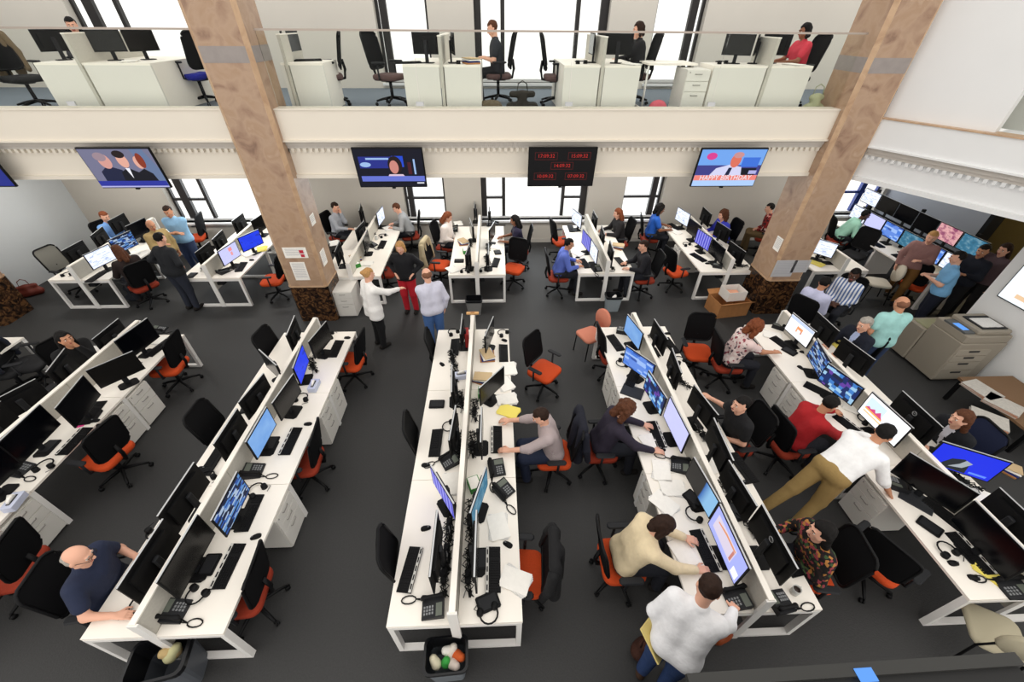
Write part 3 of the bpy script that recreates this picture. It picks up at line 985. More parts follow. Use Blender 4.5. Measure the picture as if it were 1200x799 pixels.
_CO = [(i, j, k) for i in (0, 1) for j in (0, 1) for k in (0, 1)]
_ED = [(a, b) for a in _CO for b in _CO if sum(b) - sum(a) == 1 and all(y >= x for x, y in zip(a, b))]
def nets(F, lo, h):
    S = F < 0
    c = np.zeros(np.array(F.shape) - 1, np.int8)
    nx, ny, nz = c.shape
    for (i, j, k) in _CO:
        c += S[i:i + nx, j:j + ny, k:k + nz]
    act = (c > 0) & (c < 8)
    I, J, K = np.nonzero(act)
    idx = np.full(c.shape, -1, np.int64)
    idx[I, J, K] = np.arange(len(I))
    acc = np.zeros((len(I), 3))
    cnt = np.zeros(len(I))
    for a, b in _ED:
        fa = F[I + a[0], J + a[1], K + a[2]].astype(float)
        fb = F[I + b[0], J + b[1], K + b[2]].astype(float)
        m = (fa < 0) != (fb < 0)
        t = fa[m] / (fa[m] - fb[m])
        acc[m] += np.array(a) + t[:, None] * (np.array(b) - np.array(a))
        cnt[m] += 1
    V = lo + h * (np.stack([I, J, K], 1) + acc / np.maximum(cnt, 1)[:, None])
    Q = []
    for axn in range(3):
        sl0 = [slice(None)] * 3; sl1 = [slice(None)] * 3
        sl0[axn] = slice(0, -1); sl1[axn] = slice(1, None)
        s0, s1 = S[tuple(sl0)], S[tuple(sl1)]
        m = s0 != s1
        o1, o2 = (axn + 1) % 3, (axn + 2) % 3
        P = np.array(np.nonzero(m)).T
        P = P[(P[:, o1] > 0) & (P[:, o2] > 0)]
        ins = s0[P[:, 0], P[:, 1], P[:, 2]]
        def cell(d1, d2):
            q = P.copy(); q[:, o1] += d1; q[:, o2] += d2
            return idx[q[:, 0], q[:, 1], q[:, 2]]
        quad = np.stack([cell(-1, -1), cell(0, -1), cell(0, 0), cell(-1, 0)], 1)
        quad[~ins] = quad[~ins][:, ::-1]
        Q.append(quad)
    Q = np.concatenate(Q)
    Q = Q[(Q >= 0).all(1)]
    return V, Q

def np_mesh(name, parts, mats, parent=None):
    """parts: list of (V, Q, material index or array)"""
    vs_, qs, ms, o = [], [], [], 0
    for V, Q, mi in parts:
        vs_.append(V); qs.append(Q + o); o += len(V)
        ms.append(np.broadcast_to(np.asarray(mi), (len(Q),)))
    V = np.concatenate(vs_); Q = np.concatenate(qs); M = np.concatenate(ms).astype(np.int32)
    me = bpy.data.meshes.new(name)
    me.vertices.add(len(V)); me.vertices.foreach_set('co', V.astype(np.float32).ravel())
    me.loops.add(Q.size); me.loops.foreach_set('vertex_index', Q.astype(np.int32).ravel())
    me.polygons.add(len(Q))
    me.polygons.foreach_set('loop_start', np.arange(0, Q.size, 4, dtype=np.int32))
    me.polygons.foreach_set('loop_total', np.full(len(Q), 4, np.int32))
    me.polygons.foreach_set('material_index', M)
    me.polygons.foreach_set('use_smooth', np.ones(len(Q), bool))
    for m in mats:
        me.materials.append(m)
    me.update(calc_edges=True)
    me.validate()
    ob = bpy.data.objects.new(name, me)
    COL.objects.link(ob)
    if parent is not None:
        ob.parent = parent
    return ob

SKIN = dict(light=mat('skin_light', (226, 172, 146), 0.55), tan=mat('skin_tan', (196, 140, 108), 0.55), brown=mat('skin_brown', (140, 92, 66), 0.55), dark=mat('skin_dark', (84, 54, 40), 0.5))
LIP = mat('lips', (176, 92, 86), 0.5)
EYEW = mat('eye_white', (232, 228, 222), 0.3)
EYED = mat('eye_dark', (30, 22, 18), 0.2)
HAIRC = dict(black=mat('hair_black', (18, 15, 14), 0.7, spec=0.2, noise=0.3, nscale=60), dark=mat('hair_dark_brown', (44, 28, 20), 0.7, spec=0.2, noise=0.3, nscale=60), brown=mat('hair_brown', (84, 50, 32), 0.7, spec=0.2, noise=0.3, nscale=60),
             auburn=mat('hair_auburn', (116, 62, 36), 0.7, spec=0.2, noise=0.3, nscale=60), blond=mat('hair_blond', (184, 140, 88), 0.7, spec=0.2, noise=0.25, nscale=60), stubble=mat('hair_stubble', (126, 86, 66), 0.8, spec=0.2), grey=mat('hair_grey', (158, 152, 144), 0.7, spec=0.2, noise=0.2, nscale=60))
def cloth(rgb, name=None):
    n = name or 'cloth_%d_%d_%d' % rgb
    return mat(n, rgb, 0.85, noise=0.04, nscale=24, bump=0.55)
PATT = dict(
    check=ramp_mat('shirt_fine_check', [(0.0, (176, 160, 158)), (0.5, (150, 134, 138)), (1.0, (190, 178, 176))], 'wavex', 60, rough=0.85, distort=3),
    plaid=ramp_mat('shirt_red_plaid', [(0.0, (150, 44, 40)), (0.4, (50, 30, 34)), (0.6, (200, 170, 160)), (0.75, (130, 30, 34))], 'cells', 22, rough=0.85, interp='CONSTANT'),
    floral=ramp_mat('blouse_dark_floral', [(0.0, (22, 18, 20)), (0.45, (40, 26, 28)), (0.6, (150, 60, 70)), (0.72, (60, 84, 50)), (0.85, (176, 120, 60))], 'voronoi', 34, rough=0.85, interp='CONSTANT'),
    floral_w=ramp_mat('blouse_pale_floral', [(0.0, (224, 200, 196)), (0.5, (236, 222, 216)), (0.72, (150, 70, 80)), (0.85, (90, 70, 80))], 'voronoi', 26, rough=0.85, interp='CONSTANT'),
    stripe=ramp_mat('shirt_blue_stripe', [(0.0, (232, 234, 240)), (0.5, (222, 228, 238)), (0.55, (92, 116, 166)), (1.0, (80, 100, 150))], 'wavex', 5.5, rough=0.85, interp='CONSTANT'))

def uvball(c, r, n=8, m=6):
    V, Q = [], []
    for a in range(m + 1):
        t = -PI / 2 + PI * a / m
        for i in range(n):
            V.append((c[0] + r * math.cos(t) * math.cos(2 * PI * i / n), c[1] + r * math.cos(t) * math.sin(2 * PI * i / n), c[2] + r * math.sin(t)))
    for a in range(m):
        for i in range(n):
            j = (i + 1) % n
            Q.append((a * n + i, a * n + j, (a + 1) * n + j, (a + 1) * n + i))
    return np.array(V), np.array(Q)

def rotx(a):
    c, s = math.cos(a), math.sin(a)
    return np.array([[1, 0, 0], [0, c, -s], [0, s, c]])
def rotz(a):
    c, s = math.cos(a), math.sin(a)
    return np.array([[c, -s, 0], [s, c, 0], [0, 0, 1]])

def person(loc, face, pose, label, shirt, pants, hair, skin='light', style='short', lean=0.1, sc=1.0, arms=None, sleeve='long', nod=0.25, turn=0.0,
           shoes=(26, 22, 20), far=False, legs=None, fat=1.0, skirt=None, z=0.0, glasses=False, tie=None, open_collar=None, untuck=True):
    S = sc
    root = thing('person', label, 'person', (loc[0], loc[1], z), math.radians(face - 90))
    sh = shirt if not isinstance(shirt, tuple) else cloth(shirt)
    pa = pants if not isinstance(pants, tuple) else cloth(pants)
    sk = SKIN[skin]
    pz = 0.595 if pose == 'sit' else 0.95
    up = v3(0, math.sin(lean), math.cos(lean))
    fwd = v3(0, math.cos(lean), -math.sin(lean))
    P0 = v3(0, 0, pz)
    T = lambda x, a, f=0.0: P0 + v3(x, 0, 0) + up * a + fwd * f
    N = T(0, 0.52)
    hd = unit(up * 0.6 + v3(0, 0, 0.4))
    Hc = N + hd * 0.155 + v3(0, 0.035, 0)
    g = fat
    torso = [('c', T(-0.085, 0.0), T(-0.075, 0.20), 0.112 * g, 0.105 * g), ('c', T(0.085, 0.0), T(0.075, 0.20), 0.112 * g, 0.105 * g),
             ('c', T(-0.075, 0.20), T(-0.10, 0.37), 0.105 * g, 0.108), ('c', T(0.075, 0.20), T(0.10, 0.37), 0.105 * g, 0.108),
             ('c', T(-0.15, 0.44), T(0.15, 0.44), 0.068, 0.068), ('c', T(0, 0.05, 0.03 * g), T(0, 0.34, 0.02), 0.10 * g, 0.10 * g)]
    # legs
    if pose == 'sit':
        kn = [v3(-0.12, 0.42, 0.535), v3(0.12, 0.42, 0.535)]
        an = [v3(-0.12, 0.36, 0.08), v3(0.13, 0.44, 0.08)]
    else:
        kn = [v3(-0.10, 0.02, 0.50), v3(0.10, 0.02, 0.50)]
        an = [v3(-0.105, -0.02, 0.08), v3(0.105, -0.02, 0.08)]
    if legs:
        kn, an = [v3(*legs[0]), v3(*legs[2])], [v3(*legs[1]), v3(*legs[3])]
    hip = [P0 + v3(-0.095, 0, -0.03), P0 + v3(0.095, 0, -0.03)]
    legp = []
    for i in (0, 1):
        legp += [('c', hip[i], kn[i], 0.098 * g, 0.066), ('c', kn[i], an[i], 0.064, 0.045)]
    pelvis = [('c', T(-0.085, 0.0), T(0.085, 0.0), 0.118 * g, 0.118 * g)]
    # arms
    shp = [T(-0.185, 0.445), T(0.185, 0.445)]
    tg = []
    Ri = rotz(-math.radians(face - 90))
    for i in (0, 1):
        s = -1 if i == 0 else 1
        a = arms[i] if arms else 'desk'
        if a == 'desk': w = v3(s * 0.15, 0.42, 0.775)
        elif a == 'side': w = v3(s * 0.25, 0.04, pz - 0.07)
        elif a == 'lap': w = v3(s * 0.06, 0.24, 0.67)
        elif a == 'hip': w = T(s * 0.19, 0.10, 0.06)
        elif a == 'cross': w = T(-s * 0.10, 0.22, 0.20)
        elif a == 'chin': w = Hc + v3(s * 0.03, 0.09, -0.15)
        elif a == 'hold': w = T(s * 0.07, 0.24, 0.27)
        elif a == 'point': w = T(s * 0.34, 0.42, 0.36)
        else:       # a world position
            d = v3(a[0] - loc[0], a[1] - loc[1], 0)
            w = Ri @ d
            w = v3(w[0], w[1], a[2] - z) / S
        tg.append(w)
    armu, armf, hands, wr = [], [], [], []
    for i in (0, 1):
        s = -1 if i == 0 else 1
        A, W = shp[i], tg[i]
        L1, L2 = 0.285, 0.255
        D = W - A
        dist = np.linalg.norm(D)
        if dist > L1 + L2 - 0.01:
            W = A + unit(D) * (L1 + L2 - 0.01)
            dist = L1 + L2 - 0.01
        dist = max(dist, 0.12)
        u = unit(W - A)
        x_ = (L1 * L1 - L2 * L2 + dist * dist) / (2 * dist)
        hgt = math.sqrt(max(L1 * L1 - x_ * x_, 0))
        hint = v3(s * 0.55, -0.35, -0.8)
        hint = unit(hint - u * (hint @ u))
        E = A + u * x_ + hint * hgt
        armu.append(('c', A, E, 0.058, 0.045))
        armf.append(('c', E, W, 0.043, 0.029))
        wr.append((E, W))
        fd = unit(W - E)
        if W[2] < 0.84 and pose == 'sit' and a != 'side':
            fd = unit(v3(fd[0], fd[1], fd[2] * 0.15))
        ref = v3(0, 0, -1) if abs(fd[2]) < 0.8 else v3(-s, 0.3, 0)
        nrm = unit(ref - fd * (ref @ fd))      # palm side
        lat = np.cross(nrm, fd) * s            # towards the thumb
        if lat @ v3(-s, 0.2, 0) < 0: lat = -lat
        hp = [('c', E * 0.25 + W * 0.75, W, 0.033, 0.027)]
        for q, (o_, ln) in enumerate(((0.030, 0.072), (0.010, 0.080), (-0.011, 0.074), (-0.030, 0.058))):
            k0 = W + fd * 0.085 + lat * o_
            hp.append(('c', W + lat * o_ * 0.5, k0, 0.019, 0.0135))
            m1 = k0 + unit(fd + nrm * 0.35) * ln * 0.55
            hp.append(('c', k0, m1, 0.0105, 0.0095, 0.004))
            hp.append(('c', m1, m1 + unit(fd * 0.7 + nrm * 0.75) * ln * 0.5, 0.0095, 0.0075, 0.004))
        t0 = W + fd * 0.025 + lat * 0.03
        t1 = t0 + unit(fd * 0.7 + lat * 0.75 + nrm * 0.2) * 0.045
        hp += [('c', t0, t1, 0.015, 0.0115, 0.006), ('c', t1, t1 + unit(fd + lat * 0.2 + nrm * 0.3) * 0.036, 0.011, 0.0085, 0.004)]
        hands.append(hp)
    hf = 0.009 if far else 0.0065
    # head
    Rh = rotz(turn) @ rotx(-nod)
    def Hp(x, y, z_): return Hc + Rh @ v3(x, y, z_)
    I3 = Rh
    headp = [('e', Hp(0, -0.012, 0.03), (0.077, 0.096, 0.092), I3, 0.02), ('c', Hp(0, 0.035, -0.03), Hp(0, 0.055, -0.085), 0.062, 0.034, 0.03),
             ('c', Hp(-0.045, 0.02, -0.05), Hp(0.045, 0.02, -0.05), 0.03, 0.03, 0.03),
             ('c', N + v3(0, 0, -0.06), Hp(0, -0.02, -0.04), 0.062, 0.054, 0.02),
             ('c', Hp(0, 0.088, 0.012), Hp(0, 0.108, -0.026), 0.010, 0.0165, 0.01),
             ('c', Hp(-0.035, 0.085, 0.03), Hp(0.035, 0.085, 0.03), 0.012, 0.012, 0.012),
             ('e', Hp(-0.080, -0.008, -0.004), (0.012, 0.022, 0.034), I3, 0.006), ('e', Hp(0.080, -0.008, -0.004), (0.012, 0.022, 0.034), I3, 0.006),
             ('e', Hp(-0.031, 0.100, 0.008), (0.018, 0.014, 0.012), I3, -1), ('e', Hp(0.031, 0.100, 0.008), (0.018, 0.014, 0.012), I3, -1),
             ('c', Hp(-0.018, 0.088, -0.058), Hp(0.018, 0.088, -0.058), 0.011, 0.011, 0.008)]
    hh = 0.0125 if far else 0.0095
    V, Q = nets(*field(headp, hh, 0.02))
    cen = V[Q].mean(1)
    loc_h = (cen - Hc) @ Rh
    mi = np.zeros(len(Q), int)
    mi[(np.abs(loc_h[:, 0]) < 0.026) & (np.abs(loc_h[:, 2] + 0.058) < 0.010) & (loc_h[:, 1] > 0.07)] = 1
    parts = [(V, Q, mi)]
    for s in (-1, 1):
        c = Hp(s * 0.031, 0.077, 0.008)
        parts.append((*uvball(c, 0.0135), 2))
        parts.append((*uvball(Hp(s * 0.031, 0.0835, 0.008), 0.0085, 6, 4), 3))
    thin = [tuple([p[0], p[1], p[2], p[3] * 0.93, p[4] * 0.93]) for p in torso + pelvis + armu + legp]
    bodyp = thin + [tuple([p[0], p[1], p[2], p[3], p[4]]) for p in armf] + [('c', N + v3(0, 0, -0.06), Hp(0, -0.02, -0.04), 0.06, 0.052)]
    for i in (0, 1):
        bodyp.append(('c', an[i] + v3(0, -0.03, -0.03), an[i] + v3(0, 0.12, -0.045), 0.034, 0.026))
    V, Q = nets(*field(bodyp, 0.024 if far else 0.019, 0.03))
    parts.append((V, Q, 0))
    for hp in hands:
        V, Q = nets(*field(hp, hf, 0.008))
        parts.append((V, Q, 0))
    body = np_mesh('body', parts, [sk, LIP, EYEW, EYED], root)
    # shirt
    h = 0.022 if far else 0.016
    infl = lambda p, d, b1=1.0: ('c', p[1], p[1] + (p[2] - p[1]) * b1, p[3] + d, p[3] + (p[4] - p[3]) * b1 + d)
    sp = [infl(p, 0.014) for p in torso] + ([infl(p, 0.012) for p in pelvis] if untuck else [])
    for i in (0, 1):
        if sleeve == 'short':
            sp.append(infl(armu[i], 0.020, 0.62))
        elif sleeve == 'half':
            sp.append(infl(armu[i], 0.016)); sp.append(infl(armf[i], 0.014, 0.30))
        elif sleeve == 'long':
            sp.append(infl(armu[i], 0.015)); sp.append(infl(armf[i], 0.013, 0.90))
    sp.append(('c', N + v3(0, -0.01, -0.05), N + hd * 0.03 + v3(0, -0.005, 0), 0.07, 0.066))
    clips = [(N + hd * 0.045, unit(hd - fwd * 0.35))]
    hem = T(0, -0.10 if untuck else 0.0)
    if pose == 'sit': hem = T(0, -0.055)
    if skirt == 'tunic': hem = T(0, -0.20)
    if skirt == 'tunic':
        sp += [('c', T(-0.09, 0.0), T(-0.10, -0.16), 0.13, 0.14), ('c', T(0.09, 0.0), T(0.10, -0.16), 0.13, 0.14)]
    clips.append((hem, -up))
    mats = [sh]
    V, Q = nets(*field(sp, h, 0.035, clips))
    cmi = np.zeros(len(Q), int)
    if open_collar:
        cen = V[Q].mean(1)
        rel = (cen - T(0, 0)) 
        a_ = rel @ up; f_ = rel @ fwd
        cmi[(f_ > 0.06) & (np.abs(rel[:, 0]) < 0.005 + 0.16 * np.clip(a_ - 0.18, 0, 1)) & (a_ > 0.18)] = 1
        mats.append(cloth(open_collar))
    np_mesh('shirt', [(V, Q, cmi)], mats, root)
    # trousers
    tp = [infl(p, 0.013) for p in pelvis] + [('c', p[1], p[2], p[3] + 0.012, p[4] + 0.016) for p in legp]
    V, Q = nets(*field(tp, h, 0.03, [(P0 + v3(0, 0, 0.13), v3(0, 0, 1)) if pose == 'sit' else (T(0, 0.07), up)]))
    np_mesh('trousers', [(V, Q, 0)], [pa], root)
    # shoes
    shm = cloth(shoes, 'shoe_%d_%d_%d' % shoes)
    for i in (0, 1):
        dirf = v3(0, 1, 0)
        a_ = v3(an[i][0], an[i][1], 0.045)
        V, Q = nets(*field([('c', a_ + v3(0, -0.045, 0.0), a_ + dirf * 0.13, 0.047, 0.04), ('c', a_ + v3(0, 0, 0.0), an[i] + v3(0, 0, 0.02), 0.045, 0.045)], 0.015, 0.03, [(v3(0, 0, max(0.0, an[i][2] - 0.08) + 0.001), v3(0, 0, -1))]))
        np_mesh('shoe', [(V, Q, 0)], [shm], root)
    # hair
    hm = HAIRC[hair]
    hc = None
    cran = ('e', Hp(0, -0.016, 0.040), (0.087, 0.105, 0.100), I3, 0.02)
    face_clip = [(Hp(0, 0.010, 0.0), unit(Rh @ v3(0, 1, 0.25)), Hp(0, 0.08, 0.066), unit(Rh @ v3(0, -0.12, -1)))]
    if style == 'short':
        hc = ([cran], face_clip)
    elif style == 'bald':
        hc = ([('e', Hp(0, -0.02, 0.015), (0.087, 0.099, 0.08), I3, 0.02)], [(Hp(0, 0.0, 0.018), unit(Rh @ v3(0, 0.55, 0.83)))])
    elif style == 'long':
        hc = ([cran, ('c', Hp(-0.062, -0.035, 0.02), Hp(-0.085, -0.055, -0.19), 0.042, 0.036), ('c', Hp(0.062, -0.035, 0.02), Hp(0.085, -0.055, -0.19), 0.042, 0.036),
               ('c', Hp(0, -0.075, 0.02), Hp(0, -0.11, -0.21), 0.062, 0.05)], [(Hp(0, 0.042, 0.0), unit(Rh @ v3(0, 1, -0.05)), Hp(0, 0.08, 0.072), unit(Rh @ v3(0, -0.1, -1)))])
    elif style == 'bob':
        hc = ([cran, ('c', Hp(-0.066, -0.02, 0.02), Hp(-0.074, -0.01, -0.09), 0.038, 0.032), ('c', Hp(0.066, -0.02, 0.02), Hp(0.074, -0.01, -0.09), 0.038, 0.032),
               ('c', Hp(0, -0.075, 0.02), Hp(0, -0.075, -0.08), 0.058, 0.05)], [(Hp(0, 0.042, 0.0), unit(Rh @ v3(0, 1, -0.05)), Hp(0, 0.08, 0.072), unit(Rh @ v3(0, -0.1, -1)))])
    elif style == 'bun':
        hc = ([cran, ('c', Hp(0, -0.10, 0.05), Hp(0, -0.125, 0.055), 0.04, 0.038)], face_clip)
    elif style == 'curly':
        pr = [('e', Hp(0, -0.03, 0.04), (0.112, 0.118, 0.115), I3, 0.02)]
        rr = random.Random(len(label))
        for q in range(26):
            a1, a2 = rr.uniform(0, 2 * PI), rr.uniform(-0.6, 1.3)
            d = v3(math.cos(a1) * math.cos(a2), math.sin(a1) * math.cos(a2), math.sin(a2))
            pt = v3(0, -0.03, 0.03) + d * 0.105
            pr.append(('c', Hp(*pt), Hp(*(pt * 1.05)), 0.026, 0.026, 0.006))
        for sx in (-1, 1):
            pr.append(('c', Hp(sx * 0.085, -0.03, 0.0), Hp(sx * 0.10, -0.03, -0.12), 0.045, 0.042))
        pr.append(('c', Hp(0, -0.09, 0.0), Hp(0, -0.11, -0.12), 0.06, 0.055))
        hc = (pr, [(Hp(0, 0.048, 0.0), unit(Rh @ v3(0, 1, -0.05)), Hp(0, 0.08, 0.072), unit(Rh @ v3(0, -0.1, -1)))])
    V, Q = nets(*field(hc[0], 0.014 if far else 0.011, 0.02, hc[1]))
    amp = 0.0045 if style == 'curly' else 0.0028
    V = V + amp * np.sin(V[:, [1, 2, 0]] * 95.0 + 1.7 * np.sin(V[:, [2, 0, 1]] * 60.0))
    hm_parts = [(V, Q, 0)]
    for s in (-1, 1):
        Vb, Qb = nets(*field([('c', Hp(s * 0.018, 0.093, 0.036), Hp(s * 0.046, 0.086, 0.034), 0.0065, 0.005)], 0.005, 0.004))
        hm_parts.append((Vb, Qb, 0))
    np_mesh('hair', hm_parts, [hm], root)
    if glasses:
        gl = MB()
        for s in (-1, 1):
            gl.tube([tuple(Hp(s * 0.034 + 0.024 * math.cos(t), 0.105, 0.006 + 0.018 * math.sin(t))) for t in [2 * PI * i / 10 for i in range(10)]], 0.0028, 5, closed=True)
            gl.tube([tuple(Hp(s * 0.058, 0.104, 0.008)), tuple(Hp(s * 0.083, 0.02, 0.012))], 0.0025, 5)
        gl.tube([tuple(Hp(-0.01, 0.106, 0.008)), tuple(Hp(0.01, 0.106, 0.008))], 0.0028, 5)
        gl.build('glasses', DARKG, root)
    if tie:
        tb = MB()
        tb.tube([tuple(T(0, 0.47, 0.085)), tuple(T(0, 0.40, 0.128)), tuple(T(0, 0.15, 0.150))], [0.012, 0.022, 0.028], 6)
        tb.build('tie', cloth(tie), root)
    root.scale = (S, S, S)
    return root

def blob(name, label, cat, prims, h, k, m, loc=(0, 0, 0), rz=0.0, clips=(), parent=None):
    P = []
    for p in prims:
        if p[0] == 'c': P.append(('c', v3(*p[1]), v3(*p[2]), p[3], p[4]))
        else: P.append(('e', v3(*p[1]), p[2], np.eye(3), k))
    V, Q = nets(*field(P, h, k, clips))
    o = np_mesh(name, [(V, Q, 0)], [m], parent)
    o.location = loc
    o.rotation_euler = (0, 0, rz)
    if label: tag(o, label, cat)
    return o

def coat(p, face, label, rgb, z=0.0):
    """a coat hung over a chair back; same placing as the chair it hangs on"""
    t = thing('coat', label, 'coat', (p[0], p[1], z), math.radians(face - 90))
    m = cloth(rgb)
    blob('coat_body', None, None, [('c', (-0.17, -0.31, 1.08), (0.17, -0.31, 1.08), 0.055, 0.055), ('c', (-0.18, -0.33, 1.02), (-0.21, -0.34, 0.52), 0.06, 0.07),
         ('c', (0.18, -0.33, 1.02), (0.21, -0.34, 0.50), 0.06, 0.07), ('c', (0, -0.35, 1.02), (0.0, -0.37, 0.48), 0.075, 0.085)], 0.02, 0.05, m, parent=t)
    for s in (-1, 1):
        blob('sleeve', None, None, [('c', (s * 0.23, -0.30, 1.03), (s * 0.285, -0.27, 0.80), 0.055, 0.05), ('c', (s * 0.285, -0.27, 0.80), (s * 0.27, -0.22, 0.55), 0.05, 0.042)], 0.02, 0.03, m, parent=t)
    return t

# ------------------------------------------------------------------ monitors on the front benches
def mons(row, back, items):
    for it in items:
        p, side, off, scr = it[:4]
        kw = it[4] if len(it) > 4 else {}
        monitor(p, (180 if side == 'L' else 0) + off, scr, row, side, back, **kw)
MZ = 1.05
mons('A', False, [((-5.858, 5.350, 1.050), 'R', -8, 'off', dict(big=True)), ((-5.670, 4.610, 1.050), 'R', -40, 'grey'), ((-5.719, 3.980, 1.050), 'R', 12, 'off', dict(big=True)), ((-5.887, 3.436, 1.050), 'R', 4, 'off', dict(big=True)), ((-5.849, 2.809, 1.050), 'R', 0, 'off', dict(big=True)),
    ((-6.316, 5.408, 1.050), 'L', 0, 'back'), ((-6.474, 4.653, 1.050), 'L', 18, 'back'), ((-6.535, 4.004, 1.050), 'L', -25, 'back'), ((-6.500, 3.563, 1.050), 'L', 0, 'back')])
mons('B', False, [((-2.898, 5.244, 1.050), 'R', -10, 'grey'), ((-2.993, 4.645, 1.050), 'R', 8, 'blue'), ((-2.933, 3.974, 1.050), 'R', -6, 'grey'), ((-3.009, 3.359, 1.050), 'R', 0, 'sky'), ((-2.905, 2.404, 1.050), 'R', 2, 'photo'), ((-3.055, 1.870, 1.050), 'R', 0, 'grey', dict(big=True)),
    ((-3.401, 5.418, 1.050), 'L', 8, 'back'), ((-3.425, 4.619, 1.050), 'L', 48, 'back'), ((-3.374, 4.004, 1.050), 'L', -8, 'back'), ((-3.381, 3.344, 1.050), 'L', 0, 'back'), ((-3.449, 2.491, 1.050), 'L', 0, 'back', dict(big=True)), ((-3.378, 1.833, 1.050), 'L', 0, 'back', dict(big=True))])
mons('C', False, [((-0.623, 5.386, 1.050), 'L', 0, 'off'), ((-0.677, 4.105, 1.050), 'L', 4, 'off'), ((-0.604, 3.311, 1.050), 'L', -4, 'off'), ((-0.651, 2.461, 1.050), 'L', 32, 'violet'), ((-0.665, 1.838, 1.050), 'L', 0, 'off', dict(big=True)),
    ((-0.151, 5.303, 1.050), 'R', -14, 'off'), ((-0.107, 4.105, 1.050), 'R', -38, 'grey'), ((-0.235, 3.272, 1.050), 'R', 0, 'off'), ((-0.244, 2.386, 1.050), 'R', -16, 'teal'), ((-0.254, 1.824, 1.050), 'R', 0, 'off', dict(big=True))])
mons('D', False, [((2.256, 5.305, 1.050), 'L', 12, 'sky'), ((2.118, 4.514, 1.050), 'L', 34, 'win'), ((2.175, 3.901, 1.050), 'L', 8, 'tiles'), ((2.275, 3.332, 1.050), 'L', 2, 'lilac', dict(big=True)), ((2.243, 2.429, 1.050), 'L', 6, 'half'), ((2.249, 1.807, 1.050), 'L', 0, 'peri', dict(big=True, desc='monitor with lilac page and orange chart', pic=[([(-0.24, -0.10), (0.14, -0.10), (0.14, 0.12), (-0.24, 0.12)], (206, 196, 214)), ([(-0.20, 0.06), (-0.05, 0.10), (0.13, 0.10), (0.13, 0.075), (-0.05, 0.07), (-0.20, 0.04)], (214, 140, 96)), ([(0.10, -0.08), (0.13, -0.08), (0.13, 0.07), (0.10, 0.07)], (186, 120, 110)), ([(0.19, -0.15), (0.28, -0.15), (0.28, -0.04), (0.19, -0.04)], (240, 240, 244))])),
    ((2.642, 5.154, 1.050), 'R', 4, 'back'), ((2.626, 4.384, 1.050), 'R', -6, 'back'), ((2.733, 3.597, 1.050), 'R', 10, 'back'), ((2.667, 2.946, 1.050), 'R', -4, 'back', dict(big=True)), ((2.627, 2.375, 1.050), 'R', 4, 'back'), ((2.695, 1.792, 1.050), 'R', 0, 'back', dict(big=True, desc='monitor back with round logo'))])
mons('E', False, [((5.100, 5.273, 1.050), 'L', 6, 'page', dict(desc='monitor with orange table', pic=[([(-0.26, 0.10), (0.26, 0.10), (0.26, 0.155), (-0.26, 0.155)], (190, 204, 232)), ([(-0.06, 0.0), (0.07, 0.0), (0.07, 0.05), (-0.06, 0.05)], (226, 150, 100)), ([(-0.06, -0.06), (-0.03, -0.06), (-0.03, 0.0), (-0.06, 0.0)], (226, 160, 120)), ([(0.04, -0.05), (0.07, -0.05), (0.07, 0.0), (0.04, 0.0)], (200, 130, 110))])), ((4.960, 4.550, 1.050), 'L', -14, 'photo', dict(desc='monitor with dark news page')), ((4.914, 3.989, 1.050), 'L', 16, 'tiles'), ((5.051, 3.331, 1.050), 'L', 4, 'page', dict(big=True, desc='monitor with coloured chart', pic=[([(-0.27, -0.04), (-0.02, -0.04), (-0.02, 0.14), (-0.27, 0.14)], (206, 226, 244)), ([(-0.26, -0.055), (0.0, -0.055), (0.0, -0.03), (-0.26, -0.03)], (240, 170, 90)), ([(-0.26, -0.03), (-0.22, 0.01), (-0.19, -0.01), (-0.14, 0.03), (-0.11, -0.01), (-0.06, 0.05), (-0.03, 0.0), (0.0, -0.03)], (206, 70, 120)), ([(-0.26, -0.10), (0.02, -0.10), (0.02, -0.08), (-0.26, -0.08)], (236, 190, 130)), ([(0.08, 0.02), (0.24, 0.02), (0.24, 0.03), (0.08, 0.03)], (200, 204, 216))])), ((4.903, 2.407, 1.050), 'L', 30, 'off', dict(big=True)), ((4.943, 1.759, 1.050), 'L', 0, 'off', dict(big=True)),
    ((5.525, 5.285, 1.050), 'R', 0, 'back'), ((5.538, 4.574, 1.050), 'R', 10, 'back'), ((5.461, 3.333, 1.050), 'R', 0, 'back', dict(big=True, desc='monitor back with round logo')), ((5.537, 2.659, 1.050), 'R', -120, 'blue', dict(big=True, desc='tilted monitor with bright blue desktop', pic=[([(-0.30, -0.18), (0.30, -0.18), (0.30, 0.18), (-0.30, 0.18)], (24, 44, 214)), ([(-0.20, -0.17), (0.08, -0.17), (0.05, -0.02), (-0.02, 0.04), (-0.12, 0.0)], (30, 36, 40)), ([(-0.10, -0.13), (0.02, -0.10), (0.07, 0.0), (0.0, 0.03), (-0.03, -0.05)], (150, 158, 164)), ([(-0.28, -0.14), (-0.16, -0.14), (-0.16, -0.12), (-0.28, -0.12)], (90, 130, 250)), ([(0.10, -0.15), (0.26, -0.15), (0.26, -0.12), (0.10, -0.12)], (90, 130, 250))])), ((5.387, 1.941, 1.050), 'R', 0, 'back')])
